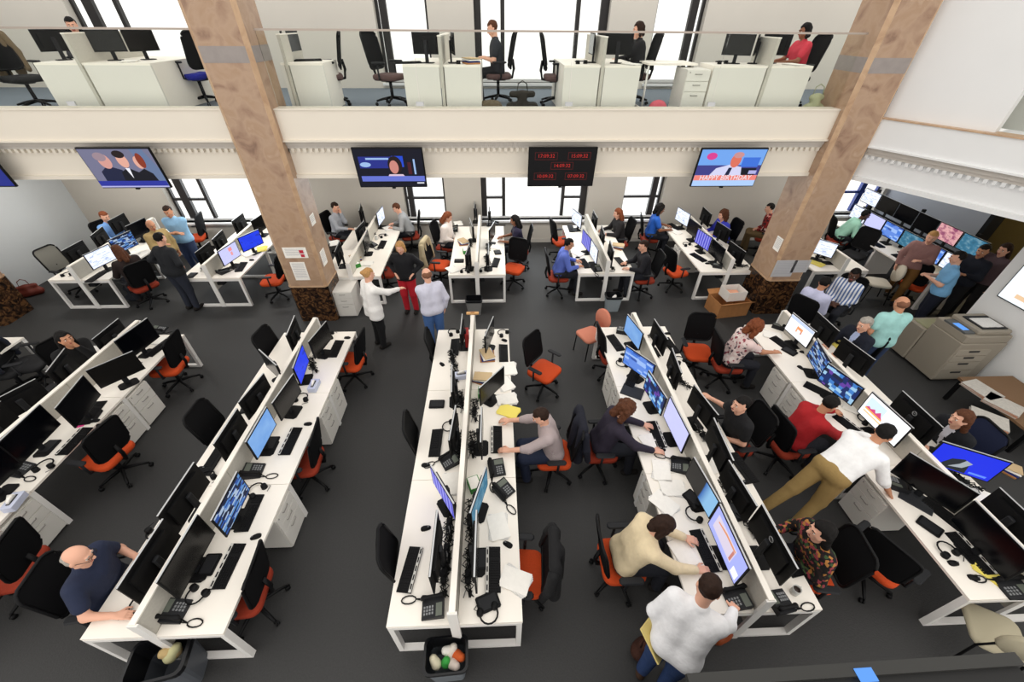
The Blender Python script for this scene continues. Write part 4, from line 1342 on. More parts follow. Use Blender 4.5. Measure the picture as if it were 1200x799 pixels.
# ------------------------------------------------------------------ monitors on the back benches
mons('Z', True, [((-8.625, 8.303, 1.050), 'R', -12, 'doc', dict(desc='monitor with newspaper page')), ((-8.646, 9.033, 1.050), 'R', -12, 'photo'), ((-8.822, 9.814, 1.050), 'R', -8, 'off'),
    ((-9.300, 8.524, 1.050), 'L', 0, 'back'), ((-9.346, 9.281, 1.050), 'L', 14, 'back'), ((-9.525, 10.148, 1.050), 'L', 0, 'back')])
mons('A', True, [((-5.933, 8.403, 1.050), 'R', -10, 'lilac', dict(desc='monitor with pale pink document', pic=[([(0.0, 0.04), (0.10, 0.04), (0.10, 0.12), (0.0, 0.12)], (226, 140, 140)), ([(0.02, -0.06), (0.08, -0.06), (0.08, 0.02), (0.02, 0.02)], (220, 150, 150))])), ((-5.771, 9.059, 1.050), 'R', -26, 'blue'), ((-6.005, 10.073, 1.050), 'R', -8, 'off'),
    ((-6.434, 8.373, 1.050), 'L', 0, 'back'), ((-6.460, 9.029, 1.050), 'L', 6, 'back'), ((-6.519, 10.084, 1.050), 'L', 0, 'back')])
mons('B', True, [((-3.329, 9.490, 1.050), 'L', -6, 'back'), ((-3.527, 8.346, 1.050), 'L', 6, 'back'), ((-3.077, 10.524, 1.050), 'R', -4, 'doc'), ((-3.054, 8.951, 1.050), 'R', 4, 'off'), ((-3.640, 10.715, 1.050), 'L', 10, 'back')])
mons('C', True, [((-0.649, 9.637, 1.050), 'L', 10, 'off'), ((-0.660, 8.153, 1.050), 'L', -6, 'off'), ((-0.116, 9.419, 1.050), 'R', -14, 'off'), ((-0.189, 8.142, 1.050), 'R', 0, 'off'), ((-0.608, 10.840, 1.050), 'L', 0, 'off'), ((-0.164, 10.645, 1.050), 'R', 0, 'grey')])
mons('D', True, [((2.178, 8.295, 1.050), 'L', 4, 'doc', dict(desc='monitor with grey blue page')), ((2.110, 8.880, 1.050), 'L', 10, 'violet'), ((2.107, 10.241, 1.050), 'L', 16, 'doc'), ((2.555, 8.243, 1.050), 'R', -4, 'back'), ((2.546, 9.110, 1.050), 'R', -4, 'back'), ((2.558, 10.116, 1.050), 'R', 0, 'back')])
mons('E', True, [((4.959, 10.300, 1.050), 'L', 14, 'doc'), ((4.950, 9.515, 1.050), 'L', 8, 'grey'), ((4.921, 8.863, 1.050), 'L', 12, 'violet'), ((4.992, 8.271, 1.050), 'L', 4, 'off'), ((5.363, 8.134, 1.050), 'R', 8, 'back'), ((5.572, 9.294, 1.050), 'R', 10, 'back'), ((5.579, 10.287, 1.050), 'R', 0, 'back')])
mons('F', True, [((7.521, 8.388, 1.050), 'L', 40, 'doc')])

# ------------------------------------------------------------------ small things on the front benches
D = DZ + 0.001
for kind, p, row, side, *r in [
    ('kb', (-5.778, 5.494, 0.731), 'A', 'R', 78), ('kb', (-5.790, 4.049, 0.731), 'A', 'R', 100), ('kbs', (-5.649, 3.555, 0.731), 'A', 'R', 92), ('dock', (-5.905, 3.467, 0.731), 'A', 'R', 90), ('mouse', (-5.647, 3.904, 0.731), 'A', 'R'), ('mouse', (-5.519, 3.809, 0.731), 'A', 'R', 70),
    ('phone', (-5.957, 3.124, 0.731), 'A', 'R', 80), ('headset', (-5.705, 3.177, 0.731), 'A', 'R', 20), ('tissue', (-5.607, 2.672, 0.731), 'A', 'R', 100), ('phone', (-6.086, 5.983, 0.731), 'A', 'R', 95), ('headset', (-5.952, 5.066, 0.731), 'A', 'R', 60), ('papers', (-5.986, 5.710, 0.731), 'A', 'R', 80), ('files', (-6.211, 4.834, 0.731), 'A', 'R', 90),
    ('papers', (-6.817, 5.434, 0.731), 'A', 'L', 70), ('dock', (-6.796, 4.571, 0.731), 'A', 'L', 90),
    ('kb', (-2.778, 5.385, 0.731), 'B', 'R', 90), ('kbs', (-2.796, 3.465, 0.731), 'B', 'R', 90), ('dock', (-3.038, 3.431, 0.731), 'B', 'R', 90), ('kbs', (-2.822, 1.898, 0.731), 'B', 'R', 90), ('dock', (-3.019, 1.913, 0.731), 'B', 'R', 90), ('kb', (-2.871, 2.469, 0.731), 'B', 'R', 92),
    ('mouse', (-2.675, 5.688, 0.731), 'B', 'R'), ('mouse', (-2.673, 3.751, 0.731), 'B', 'R'), ('mouse', (-2.679, 2.191, 0.731), 'B', 'R', 110), ('phone', (-3.067, 3.007, 0.731), 'B', 'R', 95), ('phone', (-3.111, 1.495, 0.731), 'B', 'R', 88), ('headset', (-2.934, 4.242, 0.731), 'B', 'R', 0),
    ('headset', (-2.919, 2.747, 0.731), 'B', 'R', 60), ('headset', (-2.989, 1.629, 0.731), 'B', 'R', 160), ('tissue', (-2.824, 4.469, 0.731), 'B', 'R', 90), ('cables', (-3.039, 4.981, 0.731), 'B', 'R', 30), ('headset', (-3.006, 5.746, 0.731), 'B', 'R', 100),
    ('kb', (-3.660, 3.187, 0.731), 'B', 'L', -90), ('mouse', (-3.738, 3.077, 0.731), 'B', 'L'), ('mouse', (-3.580, 1.490, 0.731), 'B', 'L', -60), ('headset', (-3.601, 2.941, 0.731), 'B', 'L', 30), ('headset', (-3.779, 2.274, 0.731), 'B', 'L', 200), ('dock', (-3.651, 4.080, 0.731), 'B', 'L', -80), ('headset', (-3.477, 1.572, 0.731), 'B', 'L', 100),
    ('kb', (-0.762, 5.373, 0.731), 'C', 'L', -90), ('kb', (-0.862, 3.376, 0.731), 'C', 'L', -90), ('kbs', (-0.950, 1.802, 0.731), 'C', 'L', -98), ('dock', (-0.925, 4.062, 0.731), 'C', 'L', 0), ('mouse', (-0.954, 3.037, 0.731), 'C', 'L'), ('mouse', (-0.848, 2.224, 0.731), 'C', 'L', -80),
    ('phone', (-0.674, 1.447, 0.731), 'C', 'L', -86), ('phone', (-0.656, 3.078, 0.731), 'C', 'L', -60), ('headset', (-0.823, 5.784, 0.731), 'C', 'L', 40), ('headset', (-0.714, 3.630, 0.731), 'C', 'L', 100), ('cables', (-0.782, 5.083, 0.731), 'C', 'L', 10), ('tissue', (-0.599, 4.628, 0.731), 'C', 'L', 10), ('cables', (-0.595, 2.021, 0.731), 'C', 'L', 0),
    ('cables', (-0.578, 3.353, 0.731), 'C', 'L', 5), ('papers', (-0.609, 2.762, 0.731), 'C', 'L', 0), ('binders', (-0.545, 5.436, 0.731), 'C', 'L', 5), ('cables', (-0.714, 4.730, 0.731), 'C', 'L', 5), ('cables', (-0.591, 2.303, 0.731), 'C', 'L', 0), ('cables', (-0.598, 1.766, 0.731), 'C', 'L', 0), ('snack', (-0.256, 4.248, 0.731), 'C', 'R', 0), ('snack', (-0.328, 2.719, 0.731), 'C', 'R', 20), ('cables', (-0.373, 3.946, 0.731), 'C', 'R', 0), ('cables', (-0.220, 5.404, 0.731), 'C', 'R', 0), ('cables', (-0.363, 2.346, 0.731), 'C', 'R', 0), ('cables', (-0.354, 1.757, 0.731), 'C', 'R', 0), ('cables', (-0.580, 4.119, 0.731), 'C', 'L', 12), ('mouse', (-0.938, 4.940, 0.731), 'C', 'L', 40),
    ('kb', (0.071, 5.190, 0.731), 'C', 'R', 90), ('kbs', (-0.056, 3.406, 0.731), 'C', 'R', 90), ('kbs', (-0.101, 1.773, 0.731), 'C', 'R', 90), ('mouse', (0.093, 5.537, 0.731), 'C', 'R', 60), ('mouse', (0.055, 2.018, 0.731), 'C', 'R', 60), ('dock', (-0.235, 1.878, 0.731), 'C', 'R', 90),
    ('phone', (-0.059, 2.947, 0.731), 'C', 'R', 10), ('phone', (0.021, 2.651, 0.731), 'C', 'R', 40), ('headset', (-0.142, 1.372, 0.731), 'C', 'R', 200), ('dock', (-0.151, 1.473, 0.731), 'C', 'R', 20), ('papers', (-0.044, 2.217, 0.731), 'C', 'R', 5), ('papers', (0.122, 1.661, 0.731), 'C', 'R', 60), ('papers', (0.083, 4.456, 0.731), 'C', 'R', 20),
    ('papers', (0.160, 4.804, 0.731), 'C', 'R', 0), ('papers_y', (0.119, 3.899, 0.731), 'C', 'R', 60), ('papers', (0.101, 4.133, 0.731), 'C', 'R', 95), ('files', (-0.202, 5.110, 0.731), 'C', 'R', 10), ('files', (-0.262, 4.561, 0.731), 'C', 'R', 70), ('cables', (-0.385, 3.347, 0.731), 'C', 'R', 0), ('cables', (-0.339, 2.013, 0.731), 'C', 'R', 0), ('headset', (0.066, 5.734, 0.731), 'C', 'R', 45),
    ('kb', (2.030, 5.410, 0.731), 'D', 'L', -78), ('kb', (2.092, 4.529, 0.731), 'D', 'L', -120), ('kbs', (2.121, 3.424, 0.731), 'D', 'L', -90), ('kbs', (2.154, 1.885, 0.731), 'D', 'L', -86), ('headset', (1.996, 4.853, 0.731), 'D', 'L', 120), ('headset', (2.181, 2.282, 0.731), 'D', 'L', 90),
    ('phone', (2.252, 2.910, 0.731), 'D', 'L', -110), ('phone', (2.265, 1.420, 0.731), 'D', 'L', -84), ('papers', (1.893, 2.427, 0.731), 'D', 'L', 30), ('papers', (2.004, 2.856, 0.731), 'D', 'L', -20), ('papers', (1.916, 1.867, 0.731), 'D', 'L', 10), ('papers', (1.991, 3.272, 0.731), 'D', 'L', 5), ('papers', (2.062, 2.619, 0.731), 'D', 'L', 80),
    ('pad', (2.011, 4.233, 0.731), 'D', 'L', 60), ('phone', (2.236, 5.749, 0.731), 'D', 'L', 160), ('mouse', (2.098, 5.087, 0.731), 'D', 'L', 60), ('dock', (2.254, 2.468, 0.731), 'D', 'L', -60), ('mouse', (2.109, 3.173, 0.731), 'D', 'L'), ('cables', (2.558, 5.208, 0.731), 'D', 'L', 20),
    ('kb', (2.979, 5.312, 0.731), 'D', 'R', 98), ('kb', (2.970, 1.814, 0.731), 'D', 'R', 100), ('mouse', (3.035, 5.650, 0.731), 'D', 'R'), ('mouse', (2.991, 2.669, 0.731), 'D', 'R', 100), ('headset', (2.982, 4.909, 0.731), 'D', 'R', 30), ('headset', (2.948, 3.530, 0.731), 'D', 'R', 80), ('mug', (2.869, 1.459, 0.731), 'D', 'R', 20), ('phone', (2.676, 1.376, 0.731), 'D', 'R', 100),
    ('cables', (2.779, 5.436, 0.731), 'D', 'R', 30), ('cables', (2.808, 4.469, 0.731), 'D', 'R', 20), ('cables', (2.734, 3.390, 0.731), 'D', 'R', 20), ('cables', (2.713, 2.508, 0.731), 'D', 'R', 25), ('kb', (3.048, 2.872, 0.731), 'D', 'R', 100), ('cables', (2.762, 2.095, 0.731), 'D', 'R', 20), ('papers', (2.717, 2.920, 0.731), 'D', 'R', 100), ('dock', (2.685, 2.296, 0.731), 'D', 'R', 100),
    ('kb', (4.946, 5.279, 0.731), 'E', 'L', -72), ('kb', (4.883, 4.146, 0.731), 'E', 'L', -50), ('kbs', (4.872, 3.470, 0.731), 'E', 'L', -72), ('dock', (4.782, 2.057, 0.731), 'E', 'L', -60), ('kb', (5.069, 2.177, 0.731), 'E', 'L', -70), ('kbs', (4.969, 1.764, 0.731), 'E', 'L', -88), ('dock', (4.960, 5.094, 0.731), 'E', 'L', -60),
    ('mouse', (4.905, 4.685, 0.731), 'E', 'L', 200), ('mouse', (5.181, 5.065, 0.731), 'E', 'L', 60), ('mouse', (4.702, 1.670, 0.731), 'E', 'L'), ('mouse', (4.786, 1.527, 0.731), 'E', 'L', -100), ('phone', (5.059, 1.415, 0.731), 'E', 'L', -92), ('phone', (4.815, 2.575, 0.731), 'E', 'L', 150), ('papers', (5.166, 3.776, 0.731), 'E', 'L', 40), ('papers_y', (5.019, 1.551, 0.731), 'E', 'L', 30), ('headset', (5.152, 3.584, 0.731), 'E', 'L', 30),
    ('headset', (4.736, 1.798, 0.731), 'E', 'L', 10), ('phone', (5.163, 5.797, 0.731), 'E', 'L', 140), ('papers', (5.016, 2.662, 0.731), 'E', 'L', 20), ('papers', (4.912, 5.547, 0.731), 'E', 'L', 60), ('pad', (4.900, 2.371, 0.731), 'E', 'L', 40),
    ('papers', (5.768, 3.791, 0.731), 'E', 'R', 60), ('papers_y', (5.924, 5.298, 0.731), 'E', 'R', 10), ('papers', (5.765, 2.354, 0.731), 'E', 'R', 40), ('mug', (5.762, 3.057, 0.731), 'E', 'R', 20), ('cables', (5.952, 5.227, 0.731), 'E', 'R', 30), ('cables', (5.634, 2.642, 0.731), 'E', 'R', 30)]:
    put(kind, p, row, side, *(r if r else [None]))
# smaller things on the back benches
for kind, p, row, side, *r in [
    ('kb', (-8.668, 7.976, 0.731), 'Z', 'R', 90), ('papers', (-8.668, 9.111, 0.731), 'Z', 'R', 60), ('mouse', (-8.533, 8.314, 0.731), 'Z', 'R'), ('headset', (-9.359, 8.104, 0.731), 'Z', 'L', 20), ('headset', (-8.974, 9.778, 0.731), 'Z', 'R', 40),
    ('kb', (-5.784, 8.364, 0.731), 'A', 'R', 100), ('phone', (-6.063, 8.136, 0.731), 'A', 'R', 150), ('papers', (-5.949, 9.002, 0.731), 'A', 'R', 50), ('mouse', (-5.708, 8.692, 0.731), 'A', 'R'), ('papers_y', (-5.728, 9.270, 0.731), 'A', 'R', 20), ('dock', (-6.667, 7.999, 0.731), 'A', 'L', -90), ('cables', (-6.604, 8.384, 0.731), 'A', 'L', 20),
    ('files', (-3.313, 8.677, 0.731), 'B', 'R', 30), ('cables', (-3.275, 10.222, 0.731), 'B', 'R', 20), ('dock', (-3.264, 9.028, 0.731), 'B', 'R', 60), ('mug', (-3.079, 9.744, 0.731), 'B', 'R', 10), ('snack', (-3.206, 8.341, 0.731), 'B', 'R', 40), ('phone', (-3.106, 9.398, 0.731), 'B', 'R', 60), ('headset', (-2.971, 9.948, 0.731), 'B', 'R', 60), ('papers', (-2.917, 10.436, 0.731), 'B', 'R', 30), ('kb', (-2.863, 9.441, 0.731), 'B', 'R', 90), ('papers', (-3.023, 8.459, 0.731), 'B', 'R', 80), ('papers', (-4.076, 9.567, 0.731), 'B', 'L', 20), ('dock', (-3.929, 9.865, 0.731), 'B', 'L', -90),
    ('papers', (-1.023, 8.127, 0.731), 'C', 'L', 30), ('cables', (-0.682, 9.489, 0.731), 'C', 'L', 0), ('files', (-0.854, 9.493, 0.731), 'C', 'L', 20), ('cables', (-0.242, 8.559, 0.731), 'C', 'R', 10), ('phone', (-0.056, 10.721, 0.731), 'C', 'R', 80), ('snack', (-0.762, 8.969, 0.731), 'C', 'L', 10), ('mug', (-0.219, 8.267, 0.731), 'C', 'R', 10), ('phone', (-1.149, 10.285, 0.731), 'C', 'L', -90), ('dock', (-0.897, 8.533, 0.731), 'C', 'L', 0), ('cables', (-0.667, 8.278, 0.731), 'C', 'L', 0), ('headset', (-0.732, 8.041, 0.731), 'C', 'L', 0), ('papers', (-1.067, 10.743, 0.731), 'C', 'L', 10), ('kb', (-0.043, 8.428, 0.731), 'C', 'R', 80), ('papers', (-0.018, 9.231, 0.731), 'C', 'R', 60), ('headset', (-0.313, 8.070, 0.731), 'C', 'R', 10), ('papers', (0.030, 9.881, 0.731), 'C', 'R', 0), ('cables', (-0.229, 9.236, 0.731), 'C', 'R', 0), ('dock', (0.001, 8.951, 0.731), 'C', 'R', 100),
    ('kb', (2.010, 8.336, 0.731), 'D', 'L', -80), ('phone', (2.230, 8.046, 0.731), 'D', 'L', 10), ('papers', (1.937, 8.859, 0.731), 'D', 'L', 30), ('kb', (1.994, 10.329, 0.731), 'D', 'L', -90), ('mouse', (1.901, 8.637, 0.731), 'D', 'L'), ('kb', (2.864, 8.399, 0.731), 'D', 'R', 100), ('headset', (2.550, 7.998, 0.731), 'D', 'R', 200), ('files', (2.989, 9.161, 0.731), 'D', 'R', 60), ('papers', (2.939, 10.085, 0.731), 'D', 'R', 20), ('cables', (2.645, 9.665, 0.731), 'D', 'R', 10),
    ('kb', (4.773, 8.568, 0.731), 'E', 'L', -70), ('headset', (4.749, 9.265, 0.731), 'E', 'L', 30), ('mouse', (4.873, 8.266, 0.731), 'E', 'L'), ('papers', (4.767, 10.045, 0.731), 'E', 'L', 20), ('phone', (5.038, 8.137, 0.731), 'E', 'L', 160), ('kb', (4.840, 10.382, 0.731), 'E', 'L', -75), ('dock', (5.036, 9.113, 0.731), 'E', 'L', -60), ('cables', (5.513, 8.126, 0.731), 'E', 'R', 80), ('kb', (5.944, 10.300, 0.731), 'E', 'R', 100),
    ('papers_y', (7.437, 8.203, 0.731), 'F', 'L', 30), ('kb', (7.799, 8.194, 0.731), 'F', 'L', -10), ('cables', (7.785, 8.452, 0.731), 'F', 'L', 80)]:
    put(kind, p, row, side, *(r if r else [None]), back=True)
for px in [((-5.654, 4.646, 0.731), 'A', 'R'), ((-5.787, 3.833, 0.731), 'A', 'R')]:
    note(px[0], PINK, px[1], px[2], 0.4)

# ------------------------------------------------------------------ pedestals
for row, side, y in [('A', 'R', (-5.537, 4.395, 0.000)[1] - 0.21), ('A', 'R', (-5.537, 4.395, 0.000)[1] + 0.21), ('A', 'R', (-5.458, 2.600, 0.000)[1]), ('B', 'R', (-2.578, 4.355, 0.000)[1] - 0.21), ('B', 'R', (-2.578, 4.355, 0.000)[1] + 0.21), ('B', 'R', (-2.586, 2.601, 0.000)[1]),
                     ('D', 'L', (1.821, 4.569, 0.000)[1] - 0.21), ('D', 'L', (1.821, 4.569, 0.000)[1] + 0.21), ('D', 'L', (1.848, 2.648, 0.000)[1] + 0.1), ('E', 'L', (4.700, 4.423, 0.000)[1] - 0.21), ('E', 'L', (4.700, 4.423, 0.000)[1] + 0.21), ('E', 'L', (4.666, 2.555, 0.000)[1])]:
    pedestal(row, side, y)
pedestal('E', 'L', (4.588, 9.328, 0.000)[1], True)
o = place(ped, ((-3.295, 7.396, 0.000)[0], (-3.295, 7.396, 0.000)[1] + 0.0, 0), PI, None, 'white drawer pedestal standing free beside the left marble column', 'drawer unit')

# ------------------------------------------------------------------ empty chairs
for p, face, kind, label in [
    ((-5.389, 3.539), 170, 'orange', 'orange task chair pushed under far left bench beside the lower drawers'),
    ((-5.656, 5.338), 185, 'orange', 'orange task chair at the far end of the far left bench'),
    ((-5.294, 2.045, 0.470), 190, 'rust', 'rust task chair at the left edge, lower corner'),
    ((-3.669, 5.433), -5, 'orange', 'black backed task chair left of left bench, farther one'),
    ((-3.764, 3.756), 0, 'black', 'black task chair left of left bench, middle one'),
    ((-2.602, 5.368), 175, 'orange', 'orange task chair right of left bench near the marble column'),
    ((-2.674, 3.337), 185, 'rust', 'black backed task chair right of left bench between two drawer units'),
    ((-2.708, 1.747), 185, 'rust', 'black backed task chair right of left bench, nearest one'),
    ((-0.890, 5.335), 5, 'black', 'black task chair left of centre bench beside man in jeans'),
    ((-0.924, 3.504), 8, 'black', 'black task chair left of centre bench, middle one'),
    ((-0.912, 1.971), 12, 'black', 'black task chair left of centre bench, nearest one'),
    ((0.764, 5.028, 0.470), -40, 'orange', 'bright orange task chair turned away in aisle right of centre bench'),
    ((0.197, 1.837), 175, 'orange', 'orange task chair with black coat right of centre bench'),
    ((2.030, 5.414), 5, 'rust', 'black task chair at far end of right bench, left side'),
    ((3.592, 5.443, 0.470), -97, 'orange', 'orange task chair facing camera at far end of right bench'),
    ((4.201, 1.844), 25, 'orange', 'orange task chair at near end of far right bench'),
    ((-9.849, 8.641), -10, 'greyback', 'grey mesh chair by the left wall'),
    ((-8.169, 10.597), -170, 'orange', 'orange chair near the left window behind men standing'),
    ((-5.136, 8.267, 0.470), 185, 'orange', 'orange task chair beside the left marble column'),
    ((-2.647, 8.563, 0.470), 180, 'rust', 'chair hidden behind the woman in red trousers'),
    ((-1.415, 8.872, 0.470), -10, 'orange', 'orange chair with cream coat at the centre back bench'),
    ((0.384, 8.655, 0.470), 245, 'orange', 'orange task chair right of the centre back bench'),
    ((1.737, 10.153, 0.470), 15, 'orange', 'orange task chair left of right back bench by the window'),
    ((4.252, 8.425), 15, 'orange', 'orange task chair left of far right back bench'),
    ((9.153, 9.166, 0.470), -150, 'black', 'black chair turned away behind the brown shirted man'),
    ((9.517, 7.661, 0.470), 20, 'orange', 'orange chair in the control area behind the men')]:
    task_chair(p, face, label, kind)
coat((0.197, 1.837), 175, 'black coat over the orange chair right of centre bench', (20, 20, 22))
coat((-1.415, 8.872, 0.470), -10, 'cream coat over the chair at centre back bench', (186, 172, 140))
coat((-8.084, 5.484, 0.470), 20, 'dark padded coat over a chair at far left', (24, 28, 40))
task_chair((-8.084, 5.484, 0.470), 20, 'chair under dark padded coat at far left', 'black')
coat((-8.334, 5.339, 0.470), 10, 'black coat cut by the left edge', (14, 14, 16))
task_chair((-8.334, 5.339, 0.470), 10, 'black chair cut by the left edge, coat on it', 'black')

# ------------------------------------------------------------------ people
def seated(px_root, face, label, chair_label, kind='orange', **k):
    kk = dict(k)
    person(px_root, face, 'sit', label, kk.pop('shirt'), kk.pop('pants', (30, 32, 40)), kk.pop('hair', 'dark'), **kk)
    if chair_label:
        task_chair(px_root, face, chair_label, kind, z=k.get('z', 0.0))
seated((-4.072, 1.778), 8, 'bald man in navy polo sitting at left bench, hand on mouse', 'black chair under the bald man in navy', 'black', shirt=(34, 42, 66), pants=(28, 30, 40), hair='grey', skin='light', style='bald', lean=0.22, arms=[(-3.787, 2.002, 0.780), (-3.614, 1.469, 0.780)], sleeve='short', fat=1.28, nod=0.3, glasses=True)
seated((0.715, 3.345), 180, 'man in fine check shirt typing at centre bench', 'orange chair under the man in check shirt', 'orange', shirt=PATT['check'], pants=(32, 40, 62), hair='dark', lean=0.28, arms=[(0.054, 3.176, 0.780), (0.066, 3.685, 0.780)], sleeve='half', nod=0.45)
seated((1.373, 3.436), 0, 'woman with brown curls and dark navy blouse typing at right bench', 'chair under the woman in dark navy blouse', 'rust', shirt=(44, 38, 52), hair='brown', style='curly', lean=0.35, arms=[(1.975, 3.565, 0.780), (1.981, 3.128, 0.780)], nod=0.5)
coat((1.373, 3.436), 0, 'navy coat hung behind the woman in navy blouse', (22, 24, 36))
seated((1.311, 1.926), 0, 'woman in cream sweater leaning over notebook at right bench', 'orange chair under the woman in cream', 'orange', shirt=(226, 208, 172), hair='dark', style='bob', lean=0.42, arms=[(1.997, 1.994, 0.780), (1.981, 1.675, 0.780)], nod=0.7)
seated((3.274, 3.471), 185, 'woman in black top reaching to right bench', 'rust chair under woman in black top', 'rust', shirt=(24, 24, 27), hair='black', style='bun', lean=0.2, arms=['lap', (3.109, 4.029, 0.780)], sleeve='short', nod=0.0)
seated((3.300, 1.782), 172, 'woman in dark floral blouse sitting at right bench, near end', 'orange chair under the woman in floral blouse', 'orange', shirt=PATT['floral'], hair='black', style='long', skin='light', lean=0.25, arms=['lap', (2.985, 2.044, 0.780)], nod=0.1)
seated((3.963, 5.135), -5, 'woman in pale floral blouse at far right bench', 'red chair under the woman in pale floral', 'rust', shirt=PATT['floral_w'], hair='auburn', style='curly', lean=0.32, arms=['desk', (4.722, 4.976, 0.780)], nod=0.4, skin='tan', sleeve='short')
seated((4.057, 3.421), 5, 'man in red sweater typing at far right bench', 'black chair under the man in red', 'rust', shirt=(166, 28, 34), hair='black', skin='tan', lean=0.35, arms=[(4.941, 3.675, 0.780), (4.728, 3.289, 0.780)], nod=0.5)
seated((6.042, 3.139), 175, 'woman in black blazer at far right bench', 'navy chair under the woman in blazer', 'navy', shirt=(18, 20, 26), hair='brown', style='long', lean=0.32, arms=[(5.609, 3.053, 0.780), 'lap'], nod=0.1, open_collar=(214, 212, 222))
seated((6.108, 5.144), 190, 'grey haired man in dark suit at far right bench', 'black chair under man in suit', 'black', shirt=(22, 26, 40), hair='grey', lean=0.12, arms=['desk', 'desk'], nod=0.2, open_collar=(176, 190, 224))
seated((-6.906, 5.203), -20, 'woman in black hood sitting at far left bench, hand to chin', 'rust chair under the woman in black', 'rust', shirt=(18, 18, 20), hair='black', style='long', lean=0.3, arms=['chin', 'lap'], nod=0.0, skin='tan')
# standing, foreground and middle
person((1.471, 1.003), 52, 'stand', 'man in white shirt and jeans standing with a notebook', (238, 238, 240), (44, 66, 110), 'dark', lean=0.42, arms=[(1.391, 1.129, 0.880), (2.120, 1.281, 0.950)], nod=0.6, sleeve='long', shoes=(60, 40, 28), untuck=True)
o = MB().box(-0.10, 0.10, -0.14, 0.14, -0.008, 0.008).build('notebook', mat('notebook_yellow', (226, 206, 130), 0.7), None, (1.320, 1.086, 0.860), (0.5, 0.5, 0.7))
tag(o, 'yellow notebook held by the man in white shirt', 'notebook')
person((3.954, 2.657), 18, 'stand', 'man in white shirt and khakis leaning over far right bench', (240, 240, 240), (150, 124, 76), 'black', skin='tan', lean=0.85, arms=[(5.248, 3.111, 0.950), (4.592, 2.440, 0.780)], nod=0.3, sleeve='half', legs=((-0.12, -0.22, 0.52), (-0.16, -0.5, 0.10), (0.12, -0.05, 0.5), (0.14, -0.25, 0.08)), untuck=False)
person((6.436, 5.095), 85, 'stand', 'man in mint polo standing with back turned by copier', (158, 208, 204), (44, 58, 88), 'stubble', skin='tan', style='bald', lean=0.08, arms=['side', 'cross'], sleeve='short')
person((-2.347, 6.380), 40, 'stand', 'woman in white tunic and black trousers, hand raised', (240, 238, 234), (22, 22, 24), 'blond', style='bun', lean=0.05, sc=.97, arms=['side', (-1.787, 6.646, 1.150)], skirt='tunic')
person((-1.932, 7.542), -95, 'stand', 'woman in black sweater and red trousers', (20, 20, 24), (186, 30, 44), 'blond', style='bob', lean=0.0, sc=.97, arms=['hip', 'hip'])
person((-1.221, 6.243), 115, 'stand', 'balding man in pale shirt and blue jeans', (206, 206, 222), (70, 104, 158), 'stubble', style='bald', lean=0.06, arms=['cross', 'side'])
person((-6.843, 7.823), 75, 'stand', 'man in black padded jacket standing with back turned', (28, 30, 34), (40, 44, 56), 'black', lean=0.1, arms=['hip', 'hip'], fat=1.15, far=True)
person((-7.582, 9.440), -85, 'stand', 'man in light blue polo with arms crossed', (140, 184, 220), (56, 70, 104), 'dark', skin='tan', lean=0.0, arms=['cross', 'cross'], sleeve='short', turn=0.1, far=True)
person((-7.720, 8.909), -30, 'stand', 'bald man in tan jacket standing by the far left desks', (176, 152, 104), (90, 84, 78), 'stubble', style='bald', skin='tan', lean=0.0, sc=.93, arms=['side', 'hold'], far=True)
person((9.205, 7.713), -140, 'stand', 'man in mauve shirt and brown trousers walking past', (150, 112, 108), (120, 84, 40), 'blond', lean=0.12, arms=['hold', 'side'], legs=((-0.1, 0.16, 0.5), (-0.1, 0.1, 0.08), (0.1, -0.02, 0.5), (0.1, -0.3, 0.1)), far=True)
person((8.890, 6.656), 140, 'stand', 'man in light blue shirt and dark trousers, holding phone', (120, 176, 220), (24, 28, 44), 'black', lean=0.1, arms=['hold', 'hold'], sleeve='short', fat=1.1, far=True)
person((9.686, 7.024), -160, 'stand', 'man in dark clothes holding paper in the dim corridor', (26, 30, 42), (26, 26, 30), 'black', skin='tan', arms=['hold', 'hold'], far=True)
person((10.179, 7.054), -170, 'stand', 'woman with dark hair in the dim corridor', (90, 72, 78), (30, 28, 30), 'dark', style='long', arms=['side', 'side'], far=True)
# seated, back
seated((-9.805, 10.101), -20, 'man in blue shirt sitting by the left wall', 'chair under man in blue by left wall', 'black', shirt=(116, 160, 220), hair='auburn', lean=0.15, arms=['desk', 'desk'], far=True)
seated((-7.900, 8.073), 150, 'woman in dark jacket seated at newspaper screen', 'rust chair under woman in dark jacket', 'rust', shirt=(38, 26, 24), hair='brown', style='long', lean=0.2, far=True)
seated((-4.312, 10.603), -15, 'man in grey shirt behind the left column, hand to mouth', 'chair under man in grey shirt', 'rust', shirt=(170, 174, 182), hair='dark', lean=0.1, arms=['chin', 'desk'], far=True)
seated((-2.387, 10.615), 190, 'man in grey shirt hunched by the window', 'rust chair under hunched man in grey', 'rust', shirt=(158, 160, 162), hair='brown', lean=0.35, nod=0.6, far=True)
seated((-1.345, 9.917), -15, 'woman in white sweater reading in lap', 'chair under woman in white sweater', 'rust', shirt=(236, 226, 220), hair='auburn', style='long', lean=0.15, arms=['lap', 'lap'], nod=0.5, far=True)
seated((0.563, 9.630), 180, 'woman in dark top at centre back bench', 'chair under woman in dark top at back', 'rust', shirt=(34, 30, 54), hair='black', style='long', skin='brown', lean=0.15, far=True, sleeve='short')
seated((1.407, 8.275), 0, 'man in blue shirt typing at right back bench', 'chair under man in blue shirt typing', 'rust', shirt=(92, 112, 196), hair='black', skin='tan', lean=0.25, far=True, glasses=True)
seated((3.376, 8.137), 180, 'man in black sweater typing at right back bench', 'chair under man in black sweater', 'rust', shirt=(26, 26, 32), hair='dark', lean=0.2, far=True)
